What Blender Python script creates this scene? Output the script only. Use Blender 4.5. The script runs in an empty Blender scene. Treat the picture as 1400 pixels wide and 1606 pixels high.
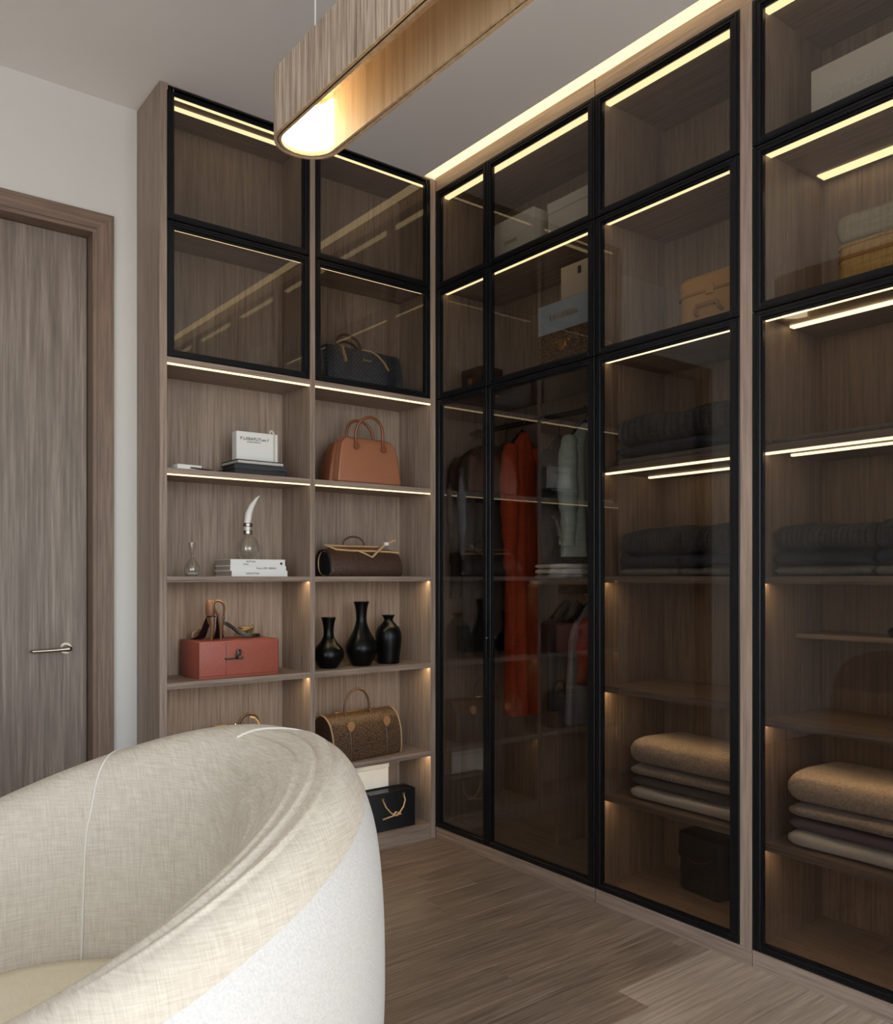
import bpy, bmesh, math, random
from mathutils import Vector, Matrix, noise as mnoise
random.seed(7)
PI = math.pi
scene = bpy.context.scene
C = scene.collection

# ------------------------------------------------------------ camera
cd = bpy.data.cameras.new('camera')
cd.sensor_fit = 'HORIZONTAL'; cd.sensor_width = 36.0
cd.lens = 36.0 * 1313.0 / 1400.0
cd.shift_y = 102.0 / 1400.0
cd.clip_start = 0.02
cam = bpy.data.objects.new('camera', cd); C.objects.link(cam)
cam.location = (-2.1513, -2.8442, 1.1108)
cam.rotation_euler = (PI/2, 0, -math.radians(90 - 52.1555))
scene.camera = cam

# ------------------------------------------------------------ world, daylight, exposure
world = bpy.data.worlds.new('world'); scene.world = world
world.use_nodes = True
wn = world.node_tree.nodes; wl = world.node_tree.links
bgn = wn['Background']
sky = wn.new('ShaderNodeTexSky'); sky.sky_type = 'NISHITA'
sky.sun_disc = False; sky.sun_elevation = math.radians(38); sky.sun_rotation = math.radians(120)
wl.new(sky.outputs[0], bgn.inputs[0]); bgn.inputs[1].default_value = 0.35

def area_light(name, loc, rot, sx, sy, power, color):
    ld = bpy.data.lights.new(name, 'AREA'); ld.shape = 'RECTANGLE'
    ld.size = sx; ld.size_y = sy; ld.energy = power; ld.color = color
    o = bpy.data.objects.new(name, ld); C.objects.link(o)
    o.location = loc; o.rotation_euler = rot
    return o
# daylight falling in through the two windows the room has behind the photographer
area_light('window_daylight', (-1.55, -4.17, 1.45), (PI/2, 0, 0), 2.3, 1.9, 44, (0.86, 0.94, 1.0))
area_light('side_window_daylight', (-3.57, -2.9, 1.45), (PI/2, 0, -PI/2), 1.3, 1.9, 26, (0.86, 0.94, 1.0))

sl = bpy.data.lights.new('added_bounce_sun', 'SUN'); sl.energy = 30.0; sl.angle = math.radians(1.5); sl.color = (0.97, 0.97, 1.0)  # added sun: strikes the unseen floor so its bounce lifts the dark ceiling
so = bpy.data.objects.new('added_bounce_sun', sl); C.objects.link(so)
so.location = (-1.5, -7.0, 5.0); so.rotation_euler = (math.radians(38), 0, math.radians(4))

vs = scene.view_settings
vs.view_transform = 'Standard'; vs.look = 'None'; vs.gamma = 1.0
vs.use_curve_mapping = False; vs.exposure = 0.30
try:
    scene.cycles.use_denoising = True
    scene.cycles.max_bounces = 7
    scene.cycles.transparent_max_bounces = 18
    scene.cycles.sample_clamp_indirect = 4.0
    scene.cycles.caustics_reflective = False
    scene.cycles.caustics_refractive = False
except Exception:
    pass

# ------------------------------------------------------------ materials
def lin(r, g, b):
    f = lambda c: (c/255/12.92) if c/255 <= 0.04045 else ((c/255+0.055)/1.055)**2.4
    return (f(r), f(g), f(b), 1.0)

def new_mat(name):
    m = bpy.data.materials.new(name); m.use_nodes = True
    return m, m.node_tree.nodes, m.node_tree.links, m.node_tree.nodes['Principled BSDF']

def coords(n, l, scale, rand=True):
    tc = n.new('ShaderNodeTexCoord'); mp = n.new('ShaderNodeMapping')
    mp.inputs['Scale'].default_value = scale
    l.new(tc.outputs['Object'], mp.inputs['Vector'])
    if not rand: return mp.outputs['Vector']
    oi = n.new('ShaderNodeObjectInfo'); mu = n.new('ShaderNodeMath'); mu.operation = 'MULTIPLY'
    mu.inputs[1].default_value = 37.0
    l.new(oi.outputs['Random'], mu.inputs[0])
    ad = n.new('ShaderNodeVectorMath'); ad.operation = 'ADD'
    l.new(mp.outputs['Vector'], ad.inputs[0]); l.new(mu.outputs[0], ad.inputs[1])
    return ad.outputs[0]

def noise_tex(n, l, vec, scale, detail=4, rough=0.6):
    t = n.new('ShaderNodeTexNoise'); t.inputs['Scale'].default_value = scale
    t.inputs['Detail'].default_value = detail; t.inputs['Roughness'].default_value = rough
    l.new(vec, t.inputs['Vector']); return t.outputs['Fac']

def ramp(n, l, fac, stops):
    r = n.new('ShaderNodeValToRGB')
    e = r.color_ramp.elements
    e[0].position, e[0].color = stops[0]; e[1].position, e[1].color = stops[-1]
    for p, c in stops[1:-1]:
        x = e.new(p); x.color = c
    l.new(fac, r.inputs['Fac']); return r.outputs['Color']

def bump(n, l, h, bs, strength, dist=0.002):
    b = n.new('ShaderNodeBump'); b.inputs['Strength'].default_value = strength
    b.inputs['Distance'].default_value = dist
    l.new(h, b.inputs['Height']); l.new(b.outputs[0], bs.inputs['Normal'])

def wood(name, dark, mid, light, axis='Z', fine=115, rough=0.5, bumps=0.15, tint=0.0, spread=1.0):
    """straight grained veneer, the grain running along one axis"""
    m, n, l, bs = new_mat(name)
    long_ = 0.035
    s = {'X': (long_, 1, 1), 'Y': (1, long_, 1), 'Z': (1, 1, long_)}[axis]
    v = coords(n, l, s)
    a = noise_tex(n, l, v, fine, 5, 0.65)
    b = noise_tex(n, l, v, fine*0.16, 3, 0.55)
    mx = n.new('ShaderNodeMix'); mx.data_type = 'FLOAT'; mx.inputs[0].default_value = 0.18
    l.new(a, mx.inputs[2]); l.new(b, mx.inputs[3])
    k = 0.21*spread
    col = ramp(n, l, mx.outputs[0], [(0.5-k, dark), (0.5, mid), (0.5+k, light)])
    if tint:
        oi = n.new('ShaderNodeObjectInfo')
        hs = n.new('ShaderNodeHueSaturation')
        mr = n.new('ShaderNodeMapRange'); mr.inputs['To Min'].default_value = 1-tint; mr.inputs['To Max'].default_value = 1+tint
        l.new(oi.outputs['Random'], mr.inputs['Value']); l.new(mr.outputs[0], hs.inputs['Value'])
        l.new(col, hs.inputs['Color']); col = hs.outputs[0]
    l.new(col, bs.inputs['Base Color'])
    bs.inputs['Roughness'].default_value = rough
    bump(n, l, a, bs, bumps, 0.001)
    return m

def plain(name, col, rough=0.6, metal=0.0, bumps=0.0, bscale=200, var=0.0, coat=0.0, sheen=0.0):
    m, n, l, bs = new_mat(name)
    bs.inputs['Base Color'].default_value = col
    bs.inputs['Roughness'].default_value = rough; bs.inputs['Metallic'].default_value = metal
    if coat: bs.inputs['Coat Weight'].default_value = coat
    if sheen: bs.inputs['Sheen Weight'].default_value = sheen
    if var or bumps:
        v = coords(n, l, (1, 1, 1))
        f = noise_tex(n, l, v, bscale, 4, 0.6)
        if var:
            d = tuple(c*(1-var) for c in col[:3])+(1,); u = tuple(min(1, c*(1+var)) for c in col[:3])+(1,)
            l.new(ramp(n, l, f, [(0.35, d), (0.65, u)]), bs.inputs['Base Color'])
        if bumps: bump(n, l, f, bs, bumps, 0.002)
    return m

def weave(name, col, col2, scale=260, rough=0.85, bumps=0.4, streak=0.5, axes=('X', 'Z')):
    """cloth: two crossing sets of threads plus soft slub"""
    m, n, l, bs = new_mat(name)
    sc = {'X': (1, .06, .06), 'Y': (.06, 1, .06), 'Z': (.06, .06, 1)}
    a = noise_tex(n, l, coords(n, l, sc[axes[0]]), scale, 3, 0.6)
    b = noise_tex(n, l, coords(n, l, sc[axes[1]]), scale, 3, 0.6)
    mx = n.new('ShaderNodeMix'); mx.data_type = 'FLOAT'; mx.inputs[0].default_value = streak
    l.new(a, mx.inputs[2]); l.new(b, mx.inputs[3])
    l.new(ramp(n, l, mx.outputs[0], [(0.36, col2), (0.62, col)]), bs.inputs['Base Color'])
    bs.inputs['Roughness'].default_value = rough
    bs.inputs['Specular IOR Level'].default_value = 0.25
    bump(n, l, mx.outputs[0], bs, bumps, 0.002)
    return m

def emit(name, col, strength):
    m = bpy.data.materials.new(name); m.use_nodes = True
    n = m.node_tree.nodes; n.clear()
    e = n.new('ShaderNodeEmission'); e.inputs[0].default_value = col; e.inputs[1].default_value = strength
    o = n.new('ShaderNodeOutputMaterial'); m.node_tree.links.new(e.outputs[0], o.inputs[0])
    return m

def glass(name, tint, ior=1.5, rough=0.0):
    """pane glass: clear body with its tint, Fresnel reflection on both faces"""
    m = bpy.data.materials.new(name); m.use_nodes = True
    n = m.node_tree.nodes; l = m.node_tree.links; n.clear()
    t = n.new('ShaderNodeBsdfTransparent'); t.inputs[0].default_value = tint
    g = n.new('ShaderNodeBsdfGlossy'); g.inputs['Roughness'].default_value = rough
    g.inputs[0].default_value = (1, 1, 1, 1)
    ge = n.new('ShaderNodeNewGeometry')
    mi = n.new('ShaderNodeMix'); mi.data_type = 'FLOAT'
    mi.inputs[2].default_value = ior; mi.inputs[3].default_value = 1.0/ior
    l.new(ge.outputs['Backfacing'], mi.inputs[0])
    fr = n.new('ShaderNodeFresnel'); l.new(mi.outputs[0], fr.inputs['IOR'])
    ms = n.new('ShaderNodeMixShader'); l.new(fr.outputs[0], ms.inputs[0])
    l.new(t.outputs[0], ms.inputs[1]); l.new(g.outputs[0], ms.inputs[2])
    o = n.new('ShaderNodeOutputMaterial'); l.new(ms.outputs[0], o.inputs[0])
    return m

M = {}
wd, wm, wlt = lin(112, 94, 81), lin(148, 128, 113), lin(172, 152, 136)
for ax in 'XYZ':
    M['wood'+ax] = wood('taupe_oak_'+ax, wd, wm, wlt, ax)
M['doorwood'] = wood('grey_oak_door', lin(92, 80, 70), lin(128, 114, 103), lin(168, 153, 139), 'Z', fine=80, spread=1.1)
M['trimX'] = wood('oak_trim_X', lin(95, 76, 64), lin(124, 101, 86), lin(148, 125, 108), 'X')
M['trimZ'] = wood('oak_trim_Z', lin(95, 76, 64), lin(124, 101, 86), lin(148, 125, 108), 'Z')
M['plankA'] = wood('oak_plank', lin(90, 74, 62), lin(132, 113, 98), lin(166, 146, 129), 'X', fine=120, rough=0.36, tint=0.05, bumps=0.2, spread=0.9)
M['plankB'] = wood('pale_oak_plank', lin(130, 113, 98), lin(166, 148, 132), lin(192, 175, 159), 'X', fine=120, rough=0.33, tint=0.05, bumps=0.2)
M['pend'] = wood('rough_sawn_oak', lin(112, 94, 80), lin(174, 154, 136), lin(214, 198, 180), 'Z', fine=130, rough=0.8, bumps=1.0, spread=0.8)
M['pendin'] = wood('smooth_oak', lin(160, 132, 98), lin(190, 162, 126), lin(208, 182, 148), 'Z', fine=45, rough=0.5)
M['wall'] = plain('white_paint', lin(216, 212, 206), 0.8, bumps=0.05, bscale=300)
M['ceil'] = plain('ceiling_paint', lin(238, 234, 230), 0.85)
M['black'] = plain('black_anodised', lin(31, 31, 34), 0.30, 0.6)
M['rubber'] = plain('black_seal', lin(14, 14, 15), 0.6)
M['nickel'] = plain('brushed_nickel', lin(170, 160, 148), 0.28, 1.0)
M['darkmetal'] = plain('dark_pewter', lin(92, 84, 78), 0.35, 1.0)
M['gold'] = plain('gold_metal', lin(222, 178, 110), 0.3, 1.0)
M['led'] = emit('warm_led', (1.0, 0.76, 0.41, 1), 1.75)
M['leds'] = emit('warm_led_slim', (1.0, 0.74, 0.40, 1), 36.0)
M['cove'] = emit('cove_led', (1.0, 0.74, 0.38, 1), 1.5)
M['lens'] = emit('lamp_lens', (1.0, 0.80, 0.50, 1), 8.5)
M['clear'] = glass('smoked_pane_light', (0.80, 0.79, 0.77, 1))
M['smoke'] = glass('smoked_pane_dark', (0.63, 0.61, 0.59, 1), 1.42)
M['bulb'] = glass('clear_blown_glass', (0.96, 0.96, 0.95, 1), 1.5)
M['winglass'] = glass('window_glass', (0.96, 0.97, 0.97, 1))
M['cream'] = weave('cream_linen', lin(206, 196, 181), lin(184, 172, 155), 420, 0.9, 0.25)
M['white_b'] = plain('white_boucle', lin(200, 197, 192), 0.9, bumps=0.7, bscale=230, var=0.06)
M['seat'] = weave('seat_linen', lin(232, 222, 198), lin(222, 210, 184), 420, 0.9, 0.3, axes=('X', 'Y'))
M['piping'] = plain('cream_piping', lin(214, 208, 196), 0.85)
M['tan'] = plain('cognac_leather', lin(160, 104, 76), 0.36, bumps=0.08, bscale=320, var=0.08, coat=0.1)
M['tan_d'] = plain('dark_cognac_leather', lin(122, 72, 44), 0.42, bumps=0.08, bscale=320)
M['natural'] = plain('natural_leather', lin(205, 168, 120), 0.5)
M['darkstrap'] = plain('brown_leather_strap', lin(88, 60, 40), 0.45)
M['red'] = plain('brick_red_leather', lin(160, 84, 68), 0.5, bumps=0.1, bscale=150, var=0.08)
M['stitch'] = plain('dark_red_stitch', lin(112, 46, 36), 0.7)
M['vase'] = VS = plain('black_glazed_ceramic', lin(8, 8, 9), 0.28, coat=0.0)
M['blackleather'] = plain('black_leather', lin(22, 22, 25), 0.45, bumps=0.1, bscale=300)
M['paper'] = plain('white_paper', lin(232, 230, 226), 0.7)
M['greige'] = plain('greige_paper', lin(170, 156, 140), 0.8)
M['whitebox'] = plain('white_board', lin(214, 216, 219), 0.55)
M['ink'] = plain('black_ink', lin(40, 38, 38), 0.7)
M['lightink'] = plain('silver_foil', lin(226, 222, 214), 0.35, 0.3)
M['goldink'] = plain('gold_foil', lin(196, 160, 96), 0.35, 0.7)
M['ivory'] = plain('white_horn', lin(228, 226, 222), 0.35)
M['darkbook'] = plain('black_cloth_cover', lin(46, 45, 48), 0.6)
M['pages'] = plain('page_edges', lin(205, 198, 188), 0.8)
M['shoe'] = plain('bronze_leather', lin(108, 74, 52), 0.38, bumps=0.05, bscale=200)
M['shoesole'] = plain('black_sole', lin(20, 18, 18), 0.4)
M['shoegold'] = plain('khaki_gold_leather', lin(150, 122, 80), 0.35, 0.3)
M['denim'] = weave('dark_denim', lin(88, 90, 95), lin(36, 38, 42), 330, 0.9, 0.3, axes=('Y', 'Z'))
M['denimb'] = weave('blue_black_denim', lin(66, 76, 94), lin(34, 40, 52), 330, 0.9, 0.3, axes=('Y', 'Z'))
M['greyknit'] = weave('grey_knit', lin(150, 142, 136), lin(120, 112, 107), 300, 0.95, 0.4, axes=('Y', 'Z'))
M['beigefleece'] = plain('beige_fleece', lin(196, 175, 156), 0.95, bumps=1.0, bscale=130, var=0.22, sheen=0.3)
M['taupefleece'] = plain('taupe_fleece', lin(184, 166, 152), 0.95, bumps=1.0, bscale=130, var=0.2, sheen=0.3)
M['mauve'] = plain('mauve_grey_wool', lin(136, 116, 122), 0.95, bumps=0.5, bscale=260, var=0.1)
M['greywool'] = plain('grey_wool', lin(116, 108, 102), 0.95, bumps=0.5, bscale=260, var=0.1)
M['whitefleece'] = plain('white_fleece', lin(222, 214, 204), 0.95, bumps=0.5, bscale=260, var=0.05)
M['orange'] = weave('rust_orange_cloth', lin(180, 68, 34), lin(142, 50, 24), 240, 0.8, 0.25)
M['redor'] = weave('brick_cloth', lin(164, 66, 42), lin(128, 46, 30), 240, 0.8, 0.25)
M['charcoal'] = weave('charcoal_cloth', lin(68, 66, 68), lin(48, 46, 48), 240, 0.9, 0.2)
M['blackcl'] = weave('black_cloth', lin(30, 30, 34), lin(18, 18, 22), 240, 0.9, 0.2)
M['browncl'] = weave('brown_black_cloth', lin(70, 58, 52), lin(46, 38, 34), 240, 0.9, 0.2)
M['greycl'] = weave('mid_grey_cloth', lin(140, 140, 142), lin(112, 112, 114), 240, 0.9, 0.2)
M['teal'] = weave('pale_teal_cloth', lin(176, 192, 186), lin(148, 166, 162), 240, 0.9, 0.2)
M['hanger'] = plain('hanger_wood', lin(120, 92, 64), 0.5)
M['pale_box'] = plain('stone_card_box', lin(214, 206, 194), 0.6)
M['bluegrey'] = plain('blue_grey_card', lin(150, 160, 170), 0.6)
M['beigecard'] = plain('beige_card', lin(176, 164, 148), 0.6)
M['straw'] = weave('woven_straw', lin(196, 156, 96), lin(150, 112, 62), 210, 0.85, 0.7, axes=('Y', 'Z'))
M['linen'] = weave('grey_linen', lin(168, 156, 134), lin(140, 128, 108), 240, 0.9, 0.4, axes=('Y', 'Z'))
M['vanity'] = plain('caramel_leather', lin(190, 140, 78), 0.42, bumps=0.1, bscale=200, var=0.08)
M['vanityd'] = plain('dark_caramel_trim', lin(150, 104, 54), 0.42)

def croc(name, c1, c2, scale=90, rough=0.4, stretch=(1, 1, 1)):
    m, n, l, bs = new_mat(name)
    v = n.new('ShaderNodeTexVoronoi'); v.inputs['Scale'].default_value = scale
    v.feature = 'DISTANCE_TO_EDGE'
    l.new(coords(n, l, stretch, False), v.inputs['Vector'])
    l.new(ramp(n, l, v.outputs['Distance'], [(0.0, c2), (0.25, c1)]), bs.inputs['Base Color'])
    bs.inputs['Roughness'].default_value = rough
    bump(n, l, v.outputs['Distance'], bs, 0.5, 0.003)
    return m
M['croc'] = croc('brown_croc_leather', lin(112, 84, 60), lin(54, 38, 26), 95, 0.45)
M['croc2'] = croc('dark_brown_weave', lin(84, 58, 44), lin(46, 30, 22), 150, 0.5)
M['croc3'] = croc('embossed_brown_case', lin(120, 90, 60), lin(62, 44, 30), 90, 0.4)
M['marble'] = croc('black_marbled_leather', lin(44, 44, 48), lin(20, 20, 22), 40, 0.4)

def quilted(name, c1, c2):
    """navy cloth printed and embossed with a small diamond lattice"""
    m, n, l, bs = new_mat(name)
    tc = n.new('ShaderNodeTexCoord'); out = []
    for ang in (PI/4, -PI/4):
        mp = n.new('ShaderNodeMapping'); mp.inputs['Rotation'].default_value = (0, ang, 0)
        l.new(tc.outputs['Object'], mp.inputs['Vector'])
        w = n.new('ShaderNodeTexWave'); w.bands_direction = 'X'; w.inputs['Scale'].default_value = 26
        l.new(mp.outputs[0], w.inputs['Vector']); out.append(w.outputs['Fac'])
    mn = n.new('ShaderNodeMath'); mn.operation = 'MINIMUM'
    l.new(out[0], mn.inputs[0]); l.new(out[1], mn.inputs[1])
    l.new(ramp(n, l, mn.outputs[0], [(0.05, c2), (0.4, c1)]), bs.inputs['Base Color'])
    bs.inputs['Roughness'].default_value = 0.45
    bump(n, l, mn.outputs[0], bs, 0.35, 0.002)
    return m
M['navy'] = quilted('navy_quilted', lin(66, 70, 84), lin(34, 37, 48))

# ------------------------------------------------------------ mesh helpers
class MB:
    def __init__(s): s.v = []; s.f = []
    def add(s, v, f):
        o = len(s.v); s.v += [tuple(p) for p in v]; s.f += [tuple(i+o for i in q) for q in f]; return s
    def box(s, x0, x1, y0, y1, z0, z1, bev=0.0, seg=2):
        if bev <= 0:
            v = [(x, y, z) for z in (z0, z1) for y in (y0, y1) for x in (x0, x1)]
            return s.add(v, [(0, 2, 3, 1), (4, 5, 7, 6), (0, 1, 5, 4), (2, 6, 7, 3), (0, 4, 6, 2), (1, 3, 7, 5)])
        bm = bmesh.new(); bmesh.ops.create_cube(bm, size=1)
        for q in bm.verts:
            q.co = ((x0+x1)/2+q.co.x*abs(x1-x0), (y0+y1)/2+q.co.y*abs(y1-y0), (z0+z1)/2+q.co.z*abs(z1-z0))
        bmesh.ops.bevel(bm, geom=bm.edges[:], offset=bev, segments=seg, affect='EDGES', profile=0.5)
        bm.verts.index_update()
        s.add([q.co[:] for q in bm.verts], [[q.index for q in f.verts] for f in bm.faces]); bm.free(); return s
    def loft(s, rings, cap=True, closed=True):
        n = len(rings[0]); v = [p for r in rings for p in r]; f = []
        for i in range(len(rings)-1):
            for j in range(n if closed else n-1):
                k = (j+1) % n
                f.append((i*n+j, i*n+k, (i+1)*n+k, (i+1)*n+j))
        if cap and closed:
            f.append(tuple(reversed(range(n)))); f.append(tuple(range((len(rings)-1)*n, len(rings)*n)))
        return s.add(v, f)
    def lathe(s, prof, n=28, c=(0, 0, 0), cap=True):
        rings = [[(c[0]+r*math.cos(2*PI*j/n), c[1]+r*math.sin(2*PI*j/n), c[2]+z) for j in range(n)] for r, z in prof]
        return s.loft(rings, cap)
    def tube(s, pts, rad, n=8, cap=True, flat=None):
        """round tube along points; rad a number or a list; flat=(ra, rb) for a strap"""
        P = [Vector(p) for p in pts]; rings = []
        up = Vector((0, 0, 1)); prev = None
        for i, p in enumerate(P):
            t = (P[min(i+1, len(P)-1)]-P[max(i-1, 0)]).normalized()
            if prev is None:
                a = up if abs(t.z) < 0.9 else Vector((1, 0, 0))
                prev = (a - t*a.dot(t)).normalized()
            else:
                prev = (prev - t*prev.dot(t)).normalized()
            b = t.cross(prev)
            r = rad[i] if isinstance(rad, (list, tuple)) else rad
            ra, rb = (r, r) if flat is None else flat
            rings.append([tuple(p+prev*(ra*math.cos(2*PI*j/n))+b*(rb*math.sin(2*PI*j/n))) for j in range(n)])
        return s.loft(rings, cap)
    def grid(s, fn, nu, nv):
        v = [fn(i/nu, j/nv) for i in range(nu+1) for j in range(nv+1)]
        f = [(i*(nv+1)+j, (i+1)*(nv+1)+j, (i+1)*(nv+1)+j+1, i*(nv+1)+j+1) for i in range(nu) for j in range(nv)]
        return s.add(v, f)
    def mesh(s, name, smooth=True, angle=35, normals=True):
        me = bpy.data.meshes.new(name); me.from_pydata(s.v, [], s.f)
        if normals:
            bm = bmesh.new(); bm.from_mesh(me)
            bmesh.ops.recalc_face_normals(bm, faces=bm.faces[:]); bm.to_mesh(me); bm.free()
        if smooth:
            me.polygons.foreach_set('use_smooth', [True]*len(me.polygons))
            me.set_sharp_from_angle(angle=math.radians(angle))
        me.update(); return me

def tag(o, label=None, cat=None, group=None, kind=None):
    if label: o['label'] = label
    if cat: o['category'] = cat
    if group: o['group'] = group
    if kind: o['kind'] = kind
    return o
def link(name, data, parent=None, loc=(0, 0, 0), rz=0.0):
    o = bpy.data.objects.new(name, data); C.objects.link(o)
    o.location = loc; o.rotation_euler = (0, 0, rz)
    if parent: o.parent = parent
    return o
def thing(name, label, cat, loc=(0, 0, 0), rz=0.0, group=None):
    return tag(link(name, None, None, loc, rz), label, cat, group)
def part(name, mb, mat, parent, label=None, loc=(0, 0, 0), **k):
    me = mb.mesh(name, **k); me.materials.append(mat)
    o = link(name, me, parent, loc)
    if label: o['label'] = label
    return o
def single(name, mb, mat, label, cat, loc=(0, 0, 0), rz=0.0, group=None, kind=None, **k):
    me = mb.mesh(name, **k); me.materials.append(mat)
    return tag(link(name, me, None, loc, rz), label, cat, group, kind)
def lettering(text, size, mat, parent, loc, facing='front', name='lettering', squeeze=1.0, shear=0.0):
    cu = bpy.data.curves.new('txt', 'FONT'); cu.body = text; cu.size = size
    cu.align_x = 'CENTER'; cu.align_y = 'CENTER'; cu.extrude = 0.0003; cu.resolution_u = 2; cu.shear = shear
    t = bpy.data.objects.new('txt', cu); C.objects.link(t)
    dg = bpy.context.evaluated_depsgraph_get()
    me = bpy.data.meshes.new_from_object(t.evaluated_get(dg)); bpy.data.objects.remove(t)
    me.materials.clear(); me.materials.append(mat); me.name = name
    o = link(name, me, parent, loc)
    o.rotation_euler = (PI/2, 0, 0) if facing == 'front' else (PI/2, 0, -PI/2)
    o.scale = (squeeze, 1, 1)
    return o
def arch(x0, x1, z0, h, y, n=14, lean=0.0):
    """handle path: an upright arch from (x0,z0) to (x1,z0)"""
    out = []
    for i in range(n+1):
        a = PI*i/n
        out.append(((x0+x1)/2-(x1-x0)/2*math.cos(a), y+lean*math.sin(a), z0+h*math.sin(a)**0.8 if 0 < i < n else z0))
    return out
def sm(a, b, x):
    t = max(0.0, min(1.0, (x-a)/(b-a))); return t*t*(3-2*t)

M['charm'] = plain('rose_gold', lin(216, 160, 112), 0.3, 0.4)
VS.node_tree.nodes['Principled BSDF'].inputs['Specular IOR Level'].default_value = 0.2
M['mid'] = glass('smoked_pane_mid', (0.71, 0.69, 0.67, 1))
M['ledw'] = emit('wardrobe_led', (1.0, 0.78, 0.46, 1), 4.6)
M['pipe2'] = plain('tan_piping', lin(158, 126, 94), 0.5)

# ============================================================ THE SETTING
FLW, YB = 0.105, 0.24
floor = single('floor', MB().box(-3.7, 0.47, -4.3, 0.36, -0.05, -0.004), M['rubber'], 'taupe oak plank floor', 'floor', kind='structure', smooth=False)
plank_mesh = {}
def plank(x0, x1, y0, key):
    ln = round(x1-x0, 3)
    if (ln, key) not in plank_mesh:
        me = MB().box(0.0006, ln-0.0006, 0.0005, FLW-0.0005, -0.004, 0.0, 0.0006, 1).mesh('plank', smooth=False)
        me.materials.append(M[key]); plank_mesh[(ln, key)] = me
    link('plank', plank_mesh[(ln, key)], floor, (x0, y0, 0))
rows = int((0.24+4.2)/FLW)+1
for r in range(rows):
    y0 = -1.352 + (round((0.24+1.352)/FLW)-r-1)*FLW        # one joint runs at y = -1.352
    if y0 < -4.25: break
    k = round((y0+1.352)/FLW)
    if k == -1: cuts = [-3.6, -2.6, -1.62, -0.41, 0.36]
    elif k == -2: cuts = [-3.6, -2.9, -1.9, -0.84, 0.36]
    elif k == -3: cuts = [-3.6, -2.4, -1.1, 0.36]
    else:
        x = -3.6-random.uniform(0, 1.0); cuts = [-3.6]
        while x < 0.36:
            x += random.choice((1.0, 1.2, 1.45))
            if -3.4 < x < 0.1: cuts.append(round(x, 2))
        cuts.append(0.36)
    for a, b in zip(cuts, cuts[1:]):
        pale = (k == -1 and a > -0.5) or (k == -2 and a > -0.9) or (k == -3 and a > -1.2)
        if k < -3: pale = random.random() < 0.5
        plank(a, b, y0, 'plankB' if pale else 'plankA')

H = 2.80
cb = MB().box(-3.7, -0.062, -4.3, 0.36, H, H+0.1).box(-0.062, 0.47, 0.0, 0.36, H, H+0.1)
cb.box(-0.062, 0.47, -4.3, -3.42, H, H+0.1).box(-0.062, 0.47, -3.42, 0.0, H+0.075, H+0.1)
single('ceiling', cb, M['ceil'], 'plain pale grey ceiling', 'ceiling', kind='structure', smooth=False)
# door side wall, with the door opening
DX0, DX1, DZ = -2.235, -1.305, 2.345
wb = MB().box(-3.7, DX0, YB, YB+0.12, 0, H).box(DX1, 0.47, YB, YB+0.12, 0, H).box(DX0, DX1, YB, YB+0.12, DZ, H)
single('wall_back', wb, M['wall'], 'white wall around the wooden door', 'wall', kind='structure', smooth=False)
single('wall_right', MB().box(0.37, 0.47, -4.3, 0.24, 0, H), M['wall'], 'white wall behind the glass wardrobes', 'wall', kind='structure', smooth=False)
WX0, WX1, WZ0, WZ1 = -2.7, -0.4, 0.45, 2.4
rb = MB().box(-3.7, WX0, -4.3, -4.2, 0, H).box(WX1, 0.47, -4.3, -4.2, 0, H).box(WX0, WX1, -4.3, -4.2, 0, WZ0).box(WX0, WX1, -4.3, -4.2, WZ1, H)
single('wall_front', rb, M['wall'], 'white window wall behind the photographer', 'wall', kind='structure', smooth=False)
SY0, SY1 = -3.55, -2.25
lb = MB().box(-3.7, -3.6, -4.2, SY0, 0, H).box(-3.7, -3.6, SY1, 0.24, 0, H).box(-3.7, -3.6, SY0, SY1, 0, WZ0).box(-3.7, -3.6, SY0, SY1, WZ1, H)
single('wall_left', lb, M['wall'], 'white wall to the left of the armchair', 'wall', kind='structure', smooth=False)
def window(name, horiz, a0, a1, at, label):
    w = thing(name, label, 'window'); w['kind'] = 'structure'
    f = 0.05
    def bx(m, u0, u1, z0, z1, d0, d1):
        return m.box(u0, u1, at+d0, at+d1, z0, z1) if horiz else m.box(at+d0, at+d1, u0, u1, z0, z1)
    fr = MB()
    for u0, u1, z0, z1 in ((a0, a1, WZ0, WZ0+f), (a0, a1, WZ1-f, WZ1), (a0, a0+f, WZ0+f, WZ1-f), (a1-f, a1, WZ0+f, WZ1-f), ((a0+a1)/2-.025, (a0+a1)/2+.025, WZ0+f, WZ1-f)):
        bx(fr, u0, u1, z0, z1, -0.03, 0.03)
    part('window_frame', fr, M['wall'], w, smooth=False)
    for u0, u1 in ((a0+f, (a0+a1)/2-.025), ((a0+a1)/2+.025, a1-f)):
        part('pane', bx(MB(), u0, u1, WZ0+f, WZ1-f, -0.003, 0.003), M['winglass'], w, smooth=False)
window('window_1', True, WX0, WX1, -4.25, 'large white window behind the photographer')
window('window_2', False, SY0, SY1, -3.65, 'white side window beside the photographer')

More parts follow.
